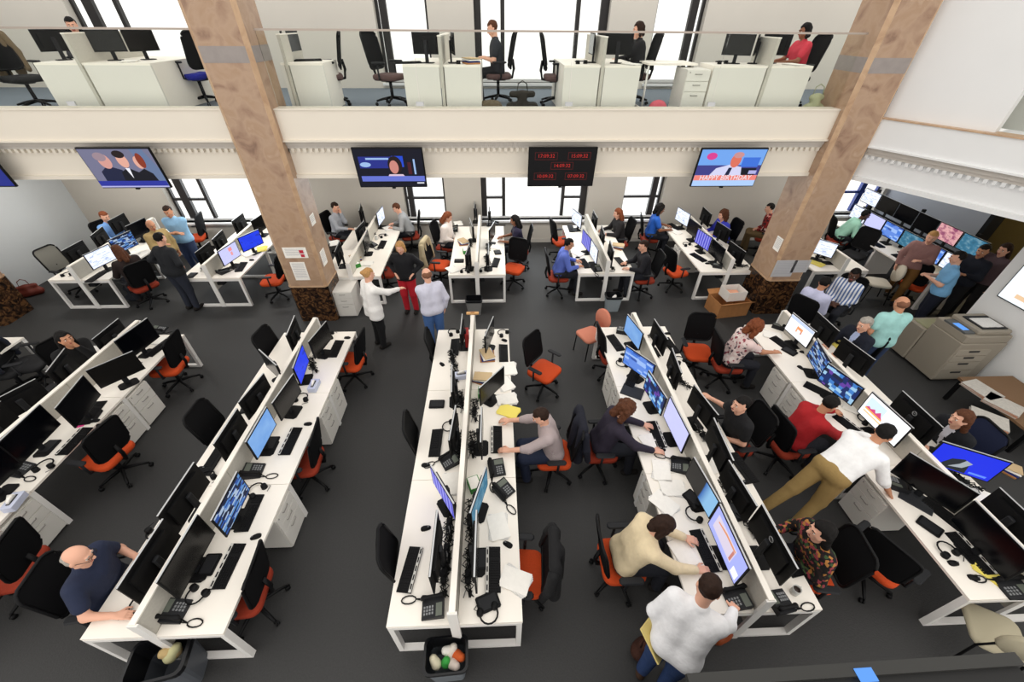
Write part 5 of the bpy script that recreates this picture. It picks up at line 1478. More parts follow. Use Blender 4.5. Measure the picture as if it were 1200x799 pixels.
seated((3.254, 10.045), 185, 'woman with long auburn hair at right back bench', 'chair under woman with auburn hair', 'rust', shirt=(30, 28, 30), hair='auburn', style='long', lean=0.18, far=True)
seated((4.182, 10.320), -10, 'woman in blue top with big black curls', 'chair under woman with big black curls', 'rust', shirt=(36, 92, 186), hair='black', style='curly', skin='brown', lean=0.15, far=True, sleeve='short')
seated((6.020, 9.923), 185, 'woman in blue cardigan at far right back bench', 'chair under woman in blue cardigan', 'black', shirt=(62, 70, 200), hair='brown', style='curly', lean=0.3, far=True)
seated((7.392, 10.237), 150, 'man in red plaid shirt beside the right column', 'rust chair under man in plaid', 'rust', shirt=PATT['plaid'], pants=(110, 90, 60), hair='black', lean=0.2, arms=['lap', 'lap'], far=True)
seated((9.319, 10.054), -20, 'man in mint shirt at the control desk', 'red chair under man in mint shirt', 'rust', shirt=(156, 206, 184), hair='black', skin='dark', lean=0.5, far=True)
seated((6.080, 6.374), 30, 'man in pale lilac shirt sitting with back turned', 'chair under man in pale lilac shirt', 'black', shirt=(196, 198, 226), hair='black', skin='tan', lean=0.15, arms=['lap', 'lap'], far=True)
seated((7.066, 6.792), 215, 'man in blue striped shirt sitting facing camera', 'chair under man in striped shirt', 'black', shirt=PATT['stripe'], hair='black', skin='dark', lean=0.1, arms=['lap', 'lap'], far=True)
# balcony
seated((-7.650, 9.600, 4.880)[:2], -60, 'dark haired person behind balcony monitors at far left', 'balcony chair under person at far left', 'black', shirt=(40, 40, 46), hair='black', far=True, z=BF, sc=0.9)
seated((0.068, 9.000, 4.850)[:2], 185, 'man in dark polo looking at phone on the balcony', 'balcony chair under man with phone', 'brown', shirt=(44, 46, 52), pants=(24, 24, 28), hair='brown', arms=['hold', 'hold'], sleeve='short', nod=0.4, far=True, z=BF, sc=0.9)
seated((2.674, 9.000, 4.875)[:2], 180, 'woman in black blazer with hand to face on the balcony', 'balcony chair under woman in black blazer', 'brown', shirt=(24, 24, 28), hair='dark', style='bob', arms=['chin', 'desk'], far=True, z=BF, sc=0.9)
seated((5.561, 8.750, 4.824)[:2], 180, 'woman in red top on the balcony', 'balcony chair under woman in red top', 'black', shirt=(206, 60, 76), hair='black', style='bob', skin='brown', sleeve='short', far=True, z=BF, sc=0.9)

# ------------------------------------------------------------------ balcony furniture
BD = BF + 0.70
def balcony_unit(x0, x1, y0, label, mid, dp=1.5):
    t = thing('balcony_desk', label, 'desk', (x0, y0, BF))
    w = x1 - x0
    MB().box(0, w, 0, dp, 0.67, 0.70).build('worktop', WHITE, t)
    MB().box(0.0, mid - 0.04, 0.0, 0.03, 0.02, 0.67).build('front_panel', PED, t)
    MB().box(mid + 0.04, w, 0.0, 0.03, 0.02, 0.67).build('front_panel', PED, t)
    MB().box(0.0, 0.03, 0.03, dp, 0.02, 0.67).build('side_panel', WHITE, t)
    MB().box(w - 0.03, w, 0.03, dp, 0.02, 0.67).build('side_panel', WHITE, t)
    MB().box(mid - 0.025, mid + 0.025, -0.02, dp, 0.0, 1.06).build('divider', DIVGREY, t)
    MB().box(mid - 0.03, mid + 0.03, -0.025, dp, 1.06, 1.075).build('divider_cap', WHITE, t)
    return t
balcony_unit(-7.16, -5.40, 7.85, 'white balcony desk left of the marble column', 0.70)
balcony_unit(-3.45, -2.78, 8.0, 'white balcony desk beside the left marble column', 0.10, 0.72)
balcony_unit(-1.46, -0.22, 7.78, 'white balcony desk in the centre with two black monitors', 0.62)
balcony_unit(1.13, 2.38, 7.78, 'white balcony desk in front of woman in black blazer', 0.62)
balcony_unit(3.62, 5.28, 7.85, 'white balcony desk in front of woman in red', 0.92, 0.62)
t = place(ped, (3.40, 7.90, BF), PI, None, 'white drawer pedestal at the left end of right balcony desk', 'drawer unit')
t = thing('side_table', 'white open frame table on the balcony beside window', 'table', (3.0, 8.6, BF))
MB().box(-0.35, 0.5, -0.35, 0.35, 0.67, 0.70).build('table_top', WHITE, t)
for sx in (-0.34, 0.46):
    MB().tube([(sx, -0.33, 0.66), (sx, -0.33, 0.02), (sx, 0.33, 0.02), (sx, 0.33, 0.66)], 0.018, 6).build('leg_frame', WHITEM, t)
for p, face, scr, label in [
    ((-7.095, 8.350, 4.690), 150, 'back', 'black monitor on the left balcony desk, left of divider'), ((-6.231, 8.300, 4.786), -70, 'grey', 'monitor on the left balcony desk, right of divider'), ((-5.818, 8.500, 4.780), -30, 'grey', 'right hand monitor on the left balcony desk'),
    ((-3.469, 8.400, 4.784), 200, 'back', 'left monitor on the balcony desk beside marble column'), ((-3.330, 8.500, 4.815), 0, 'back', 'right monitor on the balcony desk beside marble column'),
    ((-1.085, 8.100, 4.785), 80, 'back', 'black monitor on centre balcony desk, left of divider'), ((-0.659, 8.100, 4.787), 10, 'back', 'black monitor on centre balcony desk, right of divider'),
    ((1.635, 8.300, 4.789), 178, 'off', 'thin monitor on the right centre balcony desk, left of divider'), ((2.063, 8.200, 4.761), 75, 'back', 'black monitor before the woman in black blazer'),
    ((4.087, 8.200, 4.770), -120, 'grey', 'grey monitor on right balcony desk, left of divider'), ((4.420, 8.250, 4.769), 150, 'back', 'dark narrow monitor on right balcony desk by divider'), ((4.807, 8.350, 4.789), 40, 'back', 'black monitor before the woman in red top')]:
    monitor((p[0], p[1], 0), face, scr, z=BD + 0.001, label=label).scale = (0.82, 0.82, 0.82)
for kind, p, label in [('kb', (-1.399, 8.000, 4.598), 'keyboard on the centre balcony desk'), ('headset', (-0.526, 8.000, 4.624), 'headset on the centre balcony desk'), ('headset', (1.435, 8.100, 4.601), 'headset on right centre balcony desk'), ('headset', (3.865, 8.200, 4.604), 'headset on right balcony desk'),
                       ('papers', (2.262, 7.950, 4.568), 'papers before the woman in black blazer'), ('papers', (-5.867, 8.100, 4.574), 'papers on the left balcony desk'), ('files', (-0.375, 8.000, 4.601), 'orange folders on centre balcony desk'), ('papers', (5.028, 8.000, 4.503), 'papers before the woman in red top'), ('kb', (-3.146, 8.400, 4.611), 'keyboard on the balcony desk beside marble column')]:
    pr, d, cat = KINDS[kind]
    place(pr, (p[0], p[1], BD + 0.001), 0.4, None, label, cat)
for p, face, kind, label in [
    ((-2.974, 8.750, 4.182), 200, 'brown', 'black mesh chair on the balcony right of marble column'), ((-1.895, 8.750, 4.185), -20, 'brown', 'black mesh chair on the balcony left of centre desk'), ((1.144, 8.750, 4.218), 0, 'brown', 'black mesh chair seen sideways on the balcony'),
    ((-5.328, 8.800, 4.172), 160, 'blue', 'blue seated chair on the balcony left of marble column'), ((-7.887, 8.300, 4.159), -20, 'black', 'balcony chair with brown coat at far left')]:
    task_chair((p[0], p[1]), face, label, kind, z=BF)
q = (-7.887, 8.300, 4.159)
coat((q[0], q[1]), -20, 'brown coat on the balcony chair at far left', (112, 96, 74), BF)
def bag(loc, label, m, w=0.36, d=0.18, h=0.30, rz=0.0, handle=True):
    t = thing('bag', label, 'bag', loc, rz)
    blob('bag_body', None, None, [('c', (-w / 2 + 0.08, 0, 0.085), (w / 2 - 0.08, 0, 0.085), 0.085, 0.085), ('c', (-w / 2 + 0.10, 0, h - 0.08), (w / 2 - 0.10, 0.02, h - 0.08), 0.05, 0.05), ('c', (0, 0, 0.1), (0, 0, h - 0.08), 0.085, 0.05)], 0.018, 0.06, m, parent=t)
    if handle:
        MB().tube([(-0.09, 0, h - 0.05), (-0.07, 0.02, h + 0.07), (0, 0.03, h + 0.11), (0.07, 0.02, h + 0.07), (0.09, 0, h - 0.05)], 0.009, 6).build('handle', m, t)
    return t
bag(((0.470, 7.950, 4.054)[0], 7.95, BF), 'black slouchy bag on the balcony floor', cloth((40, 36, 30)), 0.55, 0.2, 0.36)
bag(((-0.072, 7.900, 3.984)[0], 7.9, BF), 'brown flat bag beside black bag on the balcony', cloth((100, 88, 70)), 0.4, 0.2, 0.22, handle=False)
bag(((2.824, 7.900, 3.987)[0], 7.9, BF), 'pink bag on the balcony floor', cloth((206, 96, 110)), 0.3, 0.2, 0.22, handle=False)
bag(((5.517, 7.800, 4.055)[0], 7.8, BF), 'pale green handbag on the balcony beside column', cloth((170, 172, 140)), 0.36, 0.2, 0.34)
bag((-8.377, 8.186, 0.000), 'dark backpack under the woman in dark jacket', cloth((30, 34, 42)), 0.34, 0.2, 0.4)
bag((2.312, 1.340, 0.000), 'orange brown leather bag under right bench', mat('orange_leather', (150, 70, 30), 0.5), 0.34, 0.2, 0.34, 0.5)
bag((-10.950, 8.476, 0.000), 'dark red bag by the far left pillar', mat('red_leather', (110, 46, 34), 0.5), 0.5, 0.2, 0.3, 0.6)
bag((1.442, 1.220, 0.000), 'dark brown bag behind the man with notebook', cloth((62, 34, 24)), 0.3, 0.2, 0.3, 0.4)

# ------------------------------------------------------------------ wall displays on the balcony front
def tv(cx, zc, label, w=1.16, h=0.66, y=7.22, tilt=0.10):
    t = thing('wall_display', label, 'television', (cx, y, zc), 0, rot=(tilt, 0, 0))
    MB().box(-w / 2, w / 2, 0.004, 0.05, -h / 2, h / 2, 0, 0.012).build('housing', BLACK, t)
    MB().box(-0.25, 0.25, 0.05, 0.26, -0.12, 0.12).build('wall_bracket', DARKG, t)
    MB().box(-0.03, 0.03, -0.004, 0.03, -h / 2 - 0.02, -h / 2).build('sensor', BLACK, t)
    return t
def scr_poly(t, name, polys, eps=0.0):
    """flat picture shapes lying on the screen: (points, material)"""
    mb = MB()
    mats = []
    for i, (pts, m) in enumerate(polys):
        if m not in mats: mats.append(m)
        d = 0.003 - 0.0006 * i
        mb.add([(x, d, z) for x, z in pts], [tuple(range(len(pts)))], mats.index(m))
    return mb.build(name, mats, t)
def ell(cx, cz, rx, rz, n=20): return [(cx + rx * math.cos(2 * PI * i / n), cz + rz * math.sin(2 * PI * i / n)) for i in range(n)]
def rect(a, b, c, d): return [(a, c), (b, c), (b, d), (a, d)]
E_ = emit_mat
w, h = 1.12, 0.62
X0, X1, Z0, Z1 = -w / 2, w / 2, -h / 2, h / 2
t = tv(-6.15, 3.17, 'wall display with three people in dark suits over a blue caption')
scr_poly(t, 'screen', [(rect(X0, X1, Z0, Z1), E_('tv_lilac_grey', (112, 112, 138))), ([(0.25, Z1), (0.45, Z1), (X1, 0.0), (X1, Z0), (0.4, -0.2)], E_('tv_pale_blue', (98, 116, 150))),
    ([(-0.42, Z0), (-0.40, -0.05), (-0.25, 0.05), (-0.05, -0.02), (0.10, Z0)], E_('tv_navy', (24, 30, 60))), (ell(-0.24, 0.12, 0.10, 0.12), E_('tv_skin_a', (206, 150, 140))), (ell(-0.28, 0.19, 0.10, 0.07), E_('tv_hair_grey', (150, 130, 140))),
    ([(-0.12, Z0), (-0.08, -0.06), (0.06, 0.02), (0.2, -0.06), (0.3, Z0)], E_('tv_black', (10, 12, 26))), (ell(0.05, 0.13, 0.085, 0.115), E_('tv_skin_b', (220, 164, 146))), (ell(0.04, 0.23, 0.095, 0.06), E_('tv_dark_hair', (30, 18, 20))), ([(0.02, 0.01), (0.09, 0.01), (0.06, -0.16)], E_('tv_white', (230, 230, 240))),
    ([(0.16, Z0), (0.2, -0.06), (0.32, 0.0), (0.42, -0.08), (0.47, Z0)], E_('tv_black', (10, 12, 26))), (ell(0.29, 0.10, 0.07, 0.1), E_('tv_skin_b', (220, 164, 146))), (ell(0.34, 0.13, 0.06, 0.12), E_('tv_auburn', (130, 50, 30))),
    (rect(X0, X1, Z0, Z0 + 0.11), E_('tv_caption_blue', (40, 50, 150))), (rect(X0, X1, Z0, Z0 + 0.025), E_('tv_lilac', (170, 170, 220)))])
t = tv(-1.79, 3.16, 'wall display with a woman on dark blue studio background')
scr_poly(t, 'screen', [(rect(X0, X1, Z0, Z1), E_('tv_dark', (10, 12, 30))), (rect(-0.5, 0.05, 0.0, 0.19), E_('tv_studio_blue', (34, 44, 130))), (rect(-0.38, 0.0, 0.14, 0.17), E_('tv_white_blue', (150, 180, 225))), (ell(-0.4, 0.06, 0.09, 0.04), E_('tv_white_blue', (150, 180, 225))),
    (rect(0.05, 0.24, 0.02, 0.2), E_('tv_mid_blue', (30, 70, 200))), (ell(0.09, 0.05, 0.12, 0.15), E_('tv_dark_hair', (30, 18, 20))), ([(-0.1, -0.2), (-0.03, -0.1), (0.2, -0.1), (0.28, -0.2)], E_('tv_pink_white', (214, 190, 206))), (ell(0.07, 0.02, 0.075, 0.11), E_('tv_skin_c', (196, 130, 120))), (rect(0.3, 0.36, -0.1, 0.1), E_('tv_maroon', (70, 20, 30))),
    (rect(0.4, 0.43, -0.1, 0.15), E_('tv_white_blue', (150, 180, 225))), (rect(X0 + 0.05, X1, -0.22, -0.13), E_('tv_caption_violet', (96, 110, 200))), (rect(0.42, 0.54, -0.26, -0.24), E_('tv_white', (230, 230, 240)))])
t = tv(1.13, 3.16, 'black display with five red digital clocks')
RED = E_('clock_red', (210, 50, 44), 0.6)
scr_poly(t, 'screen', [(rect(X0, X1, Z0, Z1), E_('tv_blackish', (8, 8, 12), 0.5))])
for cx_, cz_, s in [(-0.28, 0.19, '17:09:32'), (0.28, 0.19, '15:09:32'), (0.0, 0.03, '14:09:32'), (-0.28, -0.15, '10:09:32'), (0.26, -0.15, '07:09:32')]:
    fr = MB()
    for (a, b, c, d) in ((-0.19, 0.19, 0.055, 0.06), (-0.19, 0.19, -0.06, -0.055), (-0.19, -0.185, -0.055, 0.055), (0.185, 0.19, -0.055, 0.055)):
        fr.add([(a, 0, c), (b, 0, c), (b, 0, d), (a, 0, d)], [(0, 1, 2, 3)])
    fr.build('clock_frame', E_('clock_frame_red', (110, 30, 30), 0.7), t, (cx_, 0.0015, cz_))
    text_mesh('clock_digits', s, 0.085, RED, t, (cx_, 0.0012, cz_), (PI / 2, 0, 0))
t = tv(4.05, 3.14, 'bright wall display with man in tie and birthday greeting')
scr_poly(t, 'screen', [(rect(X0, X1, Z0, Z1), E_('tv_sky', (110, 160, 230))), (rect(X0, X1, -0.12, 0.05), E_('tv_violet_dark', (60, 60, 130))), (ell(-0.36, 0.2, 0.09, 0.06), E_('tv_magenta', (210, 60, 140))), (rect(0.2, 0.5, 0.02, 0.18), E_('tv_deep_sky', (60, 110, 210))), (rect(0.22, 0.5, -0.16, 0.0), E_('tv_dark', (10, 12, 30))), (rect(0.38, 0.52, -0.1, -0.04), E_('tv_lilac', (170, 170, 220))),
    ([(-0.36, -0.2), (-0.22, 0.0), (0.0, 0.06), (0.22, 0.02), (0.28, -0.2)], E_('tv_shirt', (206, 206, 236))), (ell(0.08, 0.13, 0.09, 0.12), E_('tv_skin_red', (214, 110, 90))), (ell(0.10, 0.22, 0.09, 0.05), E_('tv_hair_pink', (196, 140, 140))), ([(0.0, 0.01), (0.06, 0.01), (0.04, -0.16), (-0.04, -0.16)], E_('tv_navy', (24, 30, 60))),
    (rect(X0, X1, Z0, -0.12), E_('tv_salmon', (232, 130, 120))), (rect(X0, X1, Z0, -0.21), E_('tv_pale_sky', (170, 200, 244)))])
text_mesh('caption', 'HAPPY BIRTHDAY', 0.125, E_('tv_white', (230, 230, 240), 1.0), t, (0.0, -0.0085, -0.165), (PI / 2, 0, 0), 0.92)
t = tv(-8.69, 3.20, 'blue wall display cut by the left edge')
scr_poly(t, 'screen', [(rect(X0, X1, Z0, Z1), E_('tv_studio_blue', (34, 44, 130)))])
t = thing('wooden_block', 'small tan wooden block clipped on far end of centre divider', 'block', (-0.46, FY1 + 0.03, 1.053))
MB().box(-0.11, 0.11, -0.03, 0.03, 0, 0.03, 0, 0.008).build('bar', mat('tan_wood', (206, 160, 104), 0.6), t)
MB().box(-0.035, 0.035, -0.02, 0.02, 0.03, 0.036).build('plate', mat('tan_wood_dark', (170, 120, 72), 0.6), t)
# display on the right wall
def side_tv(yc, zc, label, w, h, doc):
    t = thing('wall_display', label, 'television', (8.72, yc, zc), -PI / 2)
    MB().box(-w / 2, w / 2, 0.0, 0.03, -h / 2, h / 2, 0, 0.01).build('housing', BLACK, t)
    P_ = [(rect(-w / 2 + 0.02, w / 2 - 0.02, -h / 2 + 0.02, h / 2 - 0.02), E_('tv_paper', (226, 234, 240), 0.95))]
    if doc:
        P_ += [(ell(0.0, 0.02, 0.12, 0.13), E_('tv_ink', (50, 60, 150))), (ell(-0.03, -0.02, 0.07, 0.05), E_('tv_black', (10, 12, 26))), (ell(-0.02, 0.0, 0.03, 0.03), E_('tv_red_spot', (200, 40, 40))), (rect(-0.2, 0.16, -0.2, -0.13), E_('tv_peach', (236, 200, 160)))]
    mb = MB(); mats = []
    for i, (pts, m) in enumerate(P_):
        if m not in mats: mats.append(m)
        mb.add([(x, -0.002 - 0.001 * i, z) for x, z in pts], [tuple(range(len(pts)))], mats.index(m))
    mb.build('screen', mats, t)
side_tv(5.27, 1.72, 'wall display with white page on right wall', 0.86, 0.62, True)
side_tv(5.27, 2.40, 'upper wall display on the right wall', 0.86, 0.56, False)

# ------------------------------------------------------------------ notices on the columns
def notice(loc, rz, w, h, label, m=PAPER, red=False):
    t = thing('paper_notice', label, 'notice', loc, rz)
    MB().box(-w / 2, w / 2, -0.004, 0, -h / 2, h / 2).build('sheet', m, t)
    ln = MB()
    k = int(h / 0.03) - 1
    for i in range(1, k):
        z = h / 2 - 0.03 * i - 0.01
        ln.add([(-w * 0.42, -0.005, z), (w * 0.4, -0.005, z), (w * 0.4, -0.005, z + 0.008), (-w * 0.42, -0.005, z + 0.008)], [(0, 1, 2, 3)])
    ln.build('print_lines', mat('print_grey', (170, 170, 176), 0.8), t)
    if red:
        MB().box(w * 0.18, w * 0.36, -0.006, -0.004, -h * 0.05, h * 0.25).box(w * 0.2, w * 0.36, -0.006, -0.004, -h * 0.42, -h * 0.15).build('red_marks', mat('print_red', (190, 40, 60), 0.8), t)
CY = 7.26
for a, b, lab, red in [((-4.076, 7.260, 1.719), (-3.695, 7.260, 1.500), 'wide white notice with red marks on left column', True), ((-4.034, 7.260, 1.412), (-3.811, 7.260, 1.009), 'tall printed notice below the wide one on left column', False)]:
    p, q = a, b
    notice(((p[0] + q[0]) / 2, CY - 0.001, (p[2] + q[2]) / 2), 0, abs(q[0] - p[0]) + 0.06, abs(p[2] - q[2]), lab, PAPER, red)
for a, b, lab in [((5.716, 7.260, 1.327), (6.155, 7.260, 0.945), 'larger grey notice on the right column front'), ((6.093, 7.260, 1.322), (6.440, 7.260, 1.042), 'smaller grey notice on the right column front')]:
    p, q = a, b
    notice(((p[0] + q[0]) / 2, CY - 0.001, (p[2] + q[2]) / 2), 0, abs(q[0] - p[0]), abs(p[2] - q[2]), lab, mat('grey_paper', (188, 188, 190), 0.8))
notice((5.719, 7.45, 1.60), -PI / 2, 0.2, 0.28, 'white sheet on the left face of right column')
notice((-3.499, 7.52, 1.38), PI / 2, 0.22, 0.32, 'white sheet on the right face of left column, lower')
notice((-3.499, 7.55, 2.15), PI / 2, 0.2, 0.2, 'white sheet on the right face of left column, upper')

# ------------------------------------------------------------------ bins
def bin_(loc, label, rz=0.0, m=BINGREY, full=None, sc_=1.0):
    t = thing('waste_bin', label, 'bin', loc, rz)
    t.scale = (sc_, sc_, sc_)
    o = rrect(0.18, 0.13, 0.05, 3)
    sc = lambda k, z: [(x * k, y * k, z) for x, y in o]
    MB().loft([sc(0.78, 0), sc(1.0, 0.38), sc(0.95, 0.38), sc(0.74, 0.02)], 0, True, False).build('bin_shell', m, t)
    MB().loft([sc(1.04, 0.34), sc(1.05, 0.385), sc(0.93, 0.39), sc(0.80, 0.10)], 0, False, False).build('liner', LINER, t)
    if full:
        rr = random.Random(5)
        for i, c in enumerate(full):
            x, y = rr.uniform(-0.09, 0.09), rr.uniform(-0.06, 0.06)
            blob('rubbish', None, None, [('c', (x, y, 0.28), (x + rr.uniform(-0.06, 0.06), y + rr.uniform(-0.04, 0.04), 0.31), 0.045, 0.035)], 0.014, 0.02, cloth(c), parent=t)
    return t
bin_((-3.207, 1.196, 0.200), 'dark grey bin at near end of left bench with bowls', 0.2, mat('bin_dark', (84, 88, 94), 0.5), [(200, 196, 150), (196, 170, 120)], 1.35)
bin_((-0.558, 1.150, 0.200), 'bin full of rubbish at near end of centre bench', 0.05, BINGREY, [(220, 212, 200), (230, 226, 218), (200, 90, 40), (60, 160, 70), (226, 218, 190), (214, 200, 190)], 1.12)
bin_((2.563, 7.528, 0.100), 'light grey bin at the end of right back bench', 0.0, mat('bin_light', (146, 156, 162), 0.5), [(236, 234, 230)])
bin_((-0.534, 7.474, 0.100), 'grey bin with black liner at end of centre back bench', 0.0, mat('bin_mid', (130, 130, 128), 0.5), None)
for bb in [o for o in COL.objects if o.name.startswith('waste_bin')]:
    bb.location.z = 0.0

# ------------------------------------------------------------------ side chairs
def side_chair(loc, face, label, m):
    t = thing('side_chair', label, 'chair', loc, math.radians(face - 90))
    o = rrect(0.22, 0.22, 0.09)
    MB().loft([[(x * k, y * k, z) for x, y in o] for k, z in ((0.92, 0.41), (1.0, 0.43), (1.0, 0.46), (0.9, 0.48))], 0, True, True).build('seat', m, t)
    e = [(0.21 * math.cos(a), 0.19 * math.sin(a)) for a in [2 * PI * i / 18 for i in range(18)]]
    MB().loft([[(x * k, -0.24 + d - 0.12 * z, 0.74 + z) for x, z in e] for k, d in ((0.9, 0.02), (1.0, 0.0), (1.0, -0.02), (0.9, -0.035))], 0, True, True).build('backrest', m, t)
    for sx in (-1, 1):
        MB().tube([(sx * 0.2, 0.2, 0.0), (sx * 0.19, 0.17, 0.42)], 0.012, 6).build('leg', BLACK, t)
        MB().tube([(sx * 0.2, -0.26, 0.0), (sx * 0.18, -0.2, 0.42), (sx * 0.15, -0.26, 0.75)], 0.012, 6).build('leg', BLACK, t)
    return t
SALMON = mat('salmon_fabric', (204, 128, 104), 0.85)
side_chair(((1.745, 6.026, 0.470)[0], (1.745, 6.026, 0.470)[1], 0), 205, 'salmon side chair at far end of right bench', SALMON)
side_chair(((4.840, 1.137, 0.470)[0], (4.840, 1.137, 0.470)[1], 0), 60, 'beige side chair at the lower right corner', mat('beige_fabric', (176, 168, 144), 0.85))
side_chair(((8.776, 7.795, 0.470)[0], (8.776, 7.795, 0.470)[1], 0), 160, 'white chair beside man in striped shirt', mat('cream_fabric', (200, 192, 176), 0.85))

# ------------------------------------------------------------------ copier, boxes and papers on the right
t = thing('copier', 'large beige office copier against the right wall', 'copier', (7.86, 5.02, 0))
CB = mat('copier_beige', (148, 140, 126), 0.55)
MB().box(0.0, 0.82, 0.0, 0.62, 0.05, 0.88, 0, 0.02).build('body', CB, t)
for i, (a, b) in enumerate(((0.10, 0.28), (0.30, 0.48), (0.50, 0.62), (0.64, 0.76))):
    d = MB().box(0.02, 0.6, -0.012, 0.0, a, b).build('paper_drawer', mat('copier_beige_light', (160, 152, 138), 0.55), t)
    MB().box(0.22, 0.40, -0.02, -0.012, b - 0.05, b - 0.02).build('drawer_grip', DARKG, d)
MB().box(0.02, 0.82, 0.02, 0.62, 0.88, 1.02, 0, 0.02).build('scanner', CB, t)
MB().box(0.22, 0.80, 0.06, 0.60, 1.02, 1.10, 0, 0.03).build('document_feeder', CB, t)
MB().box(0.30, 0.74, 0.12, 0.50, 1.10, 1.115).build('feeder_tray', DARKG, t)
MB().box(0.34, 0.70, 0.16, 0.42, 1.115, 1.125).build('paper_sheets', PRINT, t)
MB().box(0.02, 0.20, 0.10, 0.50, 1.02, 1.05).build('control_panel', mat('panel_grey', (90, 92, 92), 0.5), t)
MB().box(0.05, 0.16, 0.18, 0.38, 1.05, 1.054).build('touch_screen', E_('touch_blue', (90, 150, 230), 0.9), t)
MB().box(-0.02, 0.72, 0.62, 1.02, 0.05, 0.72, 0, 0.02).build('finisher', CB, t)
MB().box(0.05, 0.45, 0.66, 0.95, 0.72, 0.735).build('output_tray', mat('tray_green', (150, 150, 120), 0.6), t)
for (cx_, cy_) in ((0.08, 0.08), (0.74, 0.08), (0.08, 0.9), (0.66, 0.9)):
    MB().cyl(cx_, cy_, 0.0, 0.05, 0.04, n=10).build('caster', BLACK, t)

def carton(loc, rz, w, d, h, label, m=CARD, lid=True):
    t = thing('cardboard_box', label, 'box', loc, rz)
    b = MB()
    b.box(-w / 2, w / 2, -d / 2, -d / 2 + 0.008, 0, h).box(-w / 2, w / 2, d / 2 - 0.008, d / 2, 0, h)
    b.box(-w / 2, -w / 2 + 0.008, -d / 2 + 0.008, d / 2 - 0.008, 0, h).box(w / 2 - 0.008, w / 2, -d / 2 + 0.008, d / 2 - 0.008, 0, h).box(-w / 2, w / 2, -d / 2, d / 2, 0, 0.008)
    b.build('box_walls', m, t)
    if lid:
        for s in (-1, 1):
            MB().add([(-w / 2, s * d / 2, h), (w / 2, s * d / 2, h), (w / 2, s * (d / 2 + 0.10), h + 0.06), (-w / 2, s * (d / 2 + 0.10), h + 0.06), (-w / 2, s * d / 2, h - 0.004), (w / 2, s * d / 2, h - 0.004), (w / 2, s * (d / 2 + 0.10), h + 0.056), (-w / 2, s * (d / 2 + 0.10), h + 0.056)],
                     [(0, 1, 2, 3), (7, 6, 5, 4), (0, 3, 7, 4), (1, 5, 6, 2), (2, 6, 7, 3), (0, 4, 5, 1)]).build('flap', m, t)
    return t
c0 = (5.131, 7.383, 0.150)
carton((c0[0], c0[1], 0), 0.15, 0.74, 0.48, 0.36, 'large open brown cardboard box by right column')
carton((c0[0] + 0.03, c0[1] + 0.02, 0.361), 0.1, 0.42, 0.34, 0.22, 'white box with red print on brown carton', mat('white_card', (224, 220, 214), 0.8), False)
o = MB().box(-0.12, 0.12, -0.09, 0.09, 0, 0.13, 0, 0.02).build('parcel', mat('salmon_paper', (222, 160, 130), 0.8), None, (c0[0] + 0.03, c0[1] + 0.02, 0.37))
tag(o, 'salmon parcel inside the white box', 'parcel')
# low table by the right wall with stacked newspapers
t = thing('low_table', 'low table against the right wall under newspapers', 'table', (8.18, 4.05, 0))
MB().box(-0.45, 0.5, -0.6, 0.6, 0.44, 0.48).build('table_top', mat('table_board', (120, 92, 66), 0.7), t)
for sx in (-0.4, 0.45):
    for sy in (-0.55, 0.55):
        MB().box(sx - 0.025, sx + 0.025, sy - 0.025, sy + 0.025, 0, 0.44).build('leg', BLACK, t)
for i, (px, lab) in enumerate([((7.773, 4.302, 0.500), 'newspaper stack on the low table, farthest'), ((7.809, 3.988, 0.500), 'newspaper stack on the low table, middle'), ((7.300, 3.714, 0.500), 'newspaper stack on the low table, nearest')]):
    s = thing('newspaper_stack', lab, 'newspapers', (px[0], px[1], 0.481), 0.3 * i + 0.2)
    for k in range(5):
        MB().box(-0.16, 0.16, -0.21, 0.21, k * 0.012, k * 0.012 + 0.010).xform(Matrix.Rotation(0.05 * (k % 3 - 1), 4, 'Z')).build('newspaper', mat('newsprint', (186, 182, 174), 0.85, noise=0.1, nscale=30) if k % 2 == 0 else mat('peach_folder', (196, 140, 110), 0.8), s)
o = place(files, (7.441, 3.203, 0.300), 0.6, None, 'printed box of papers at the right edge', 'box')
o.location.z = 0.0

# ------------------------------------------------------------------ control desk with two rows of monitors
t = thing('control_desk', 'white control desk along the grey wall with two tiers of monitors', 'desk', (9.45, 7.3, 0))
MB().box(0, 0.75, 0, 3.4, 0.70, 0.73).build('worktop', WHITE, t)
for yy in (0.05, 1.7, 3.35):
    MB().box(0.03, 0.72, yy - 0.03, yy + 0.03, 0, 0.70).build('support', WHITEM, t)
MB().box(0.62, 0.66, 0.1, 3.3, 1.15, 1.19).build('monitor_rail', BLACK, t)
for yy in (0.3, 1.7, 3.1):
    MB().box(0.61, 0.67, yy - 0.03, yy + 0.03, 0.73, 1.7).build('rail_post', BLACK, t)
cs = [('doc', 'doc'), ('lilac', 'grey'), ('win', 'off'), ('teal', 'off'), ('win', 'news'), ('doc', 'teal')]
names = ['farthest', 'second farthest', 'third farthest', 'third nearest', 'second nearest', 'nearest']
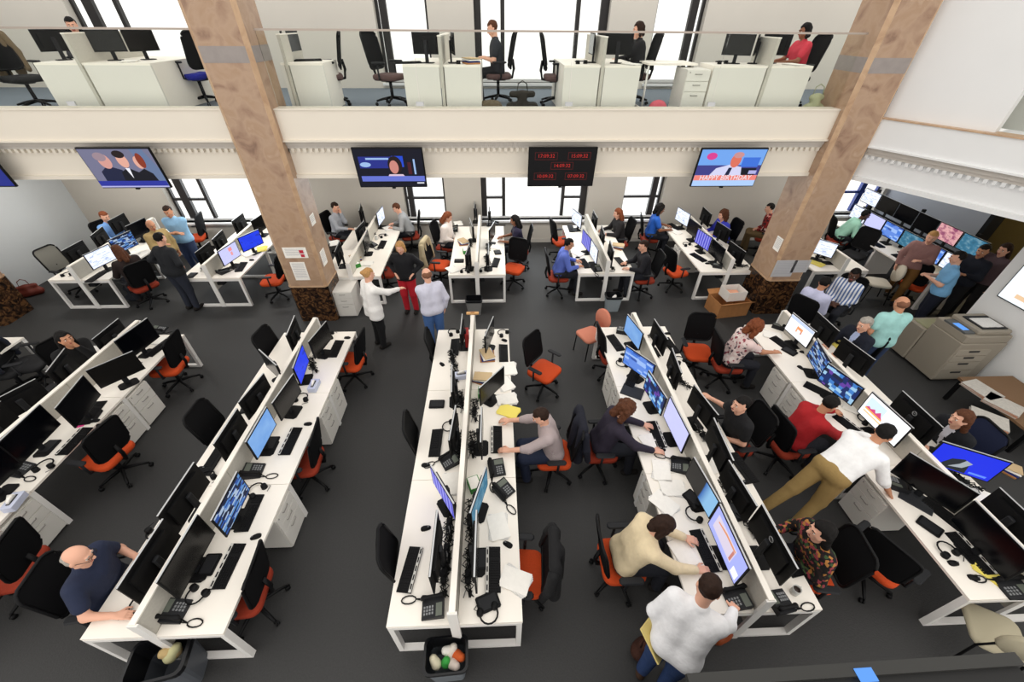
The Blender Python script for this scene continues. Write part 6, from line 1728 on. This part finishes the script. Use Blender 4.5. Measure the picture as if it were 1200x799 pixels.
for i in range(6):
    yy = 10.4 - i * 0.58
    monitor((9.88, yy, 0), 180, cs[i][0], label='lower tier monitor on the control desk, %s' % names[i])
    m2 = monitor((9.96, yy, 0), 180, cs[i][1], z=1.17, label='upper tier monitor on the control desk, %s' % names[i])
for i, yy in enumerate((10.1, 9.2, 8.4)):
    place(kb, (9.62, yy, D), -PI / 2, None, 'black keyboard on the control desk, %s' % ('farthest', 'middle', 'nearest')[i], 'keyboard')

# ------------------------------------------------------------------ dark cabinet below the camera at the lower right edge
t = thing('dark_panel', 'dark panel with small blue display at the bottom right edge', 'panel', (0, 0, 0))
a, b = (0.906, 0.499, 2.600), (2.642, 0.526, 2.600)
cx_, cy_ = (a[0] + b[0]) / 2, (a[1] + b[1]) / 2
t.location = (cx_, cy_, 0)
t.rotation_euler = (0, 0, math.atan2(b[1] - a[1], b[0] - a[0]))
hw_ = math.hypot(b[0] - a[0], b[1] - a[1]) / 2
MB().box(-hw_, hw_, -0.55, 0.0, 0.0, 2.57, 0, 0.03).build('cabinet_body', mat('cabinet_dark', (24, 24, 24), 0.6), t)
MB().box(-hw_, hw_, -0.05, 0.004, 2.57, 2.60).build('top_edge', mat('cabinet_edge', (46, 46, 44), 0.5), t)
MB().box(-0.02, 0.07, -0.075, -0.02, 2.60, 2.606).build('display', E_('touch_blue', (90, 150, 230), 0.9), t)

# ------------------------------------------------------------------ labels by order along each bench, then drop the prototypes
from collections import defaultdict
GR = defaultdict(list)
for it in REG:
    GR[(it[2], it[3], it[4], it[5])].append(it)
ORD = ['nearest', 'second nearest', 'third nearest', 'fourth nearest', 'fifth nearest', 'sixth nearest', 'seventh nearest', 'eighth nearest', 'ninth nearest']
for (cat, row, side, back), its in GR.items():
    its.sort(key=lambda i: i[0].location.y)
    where = '%s side of %s' % ('left' if side == 'L' else 'right', (ROWN_B if back else ROWN_F)[row])
    for k, it in enumerate(its):
        o = it[0]
        if len(its) == 1:
            o['label'] = '%s on %s' % (it[1], where)
        else:
            o['label'] = '%s, %s on %s' % (it[1], ORD[k], where)
        o['group'] = '%s on the %s' % (cat, 'back benches' if back else 'front benches')
def drop(o):
    for c in list(o.children):
        drop(c)
    bpy.data.objects.remove(o)
for p in PROTO:
    drop(p)
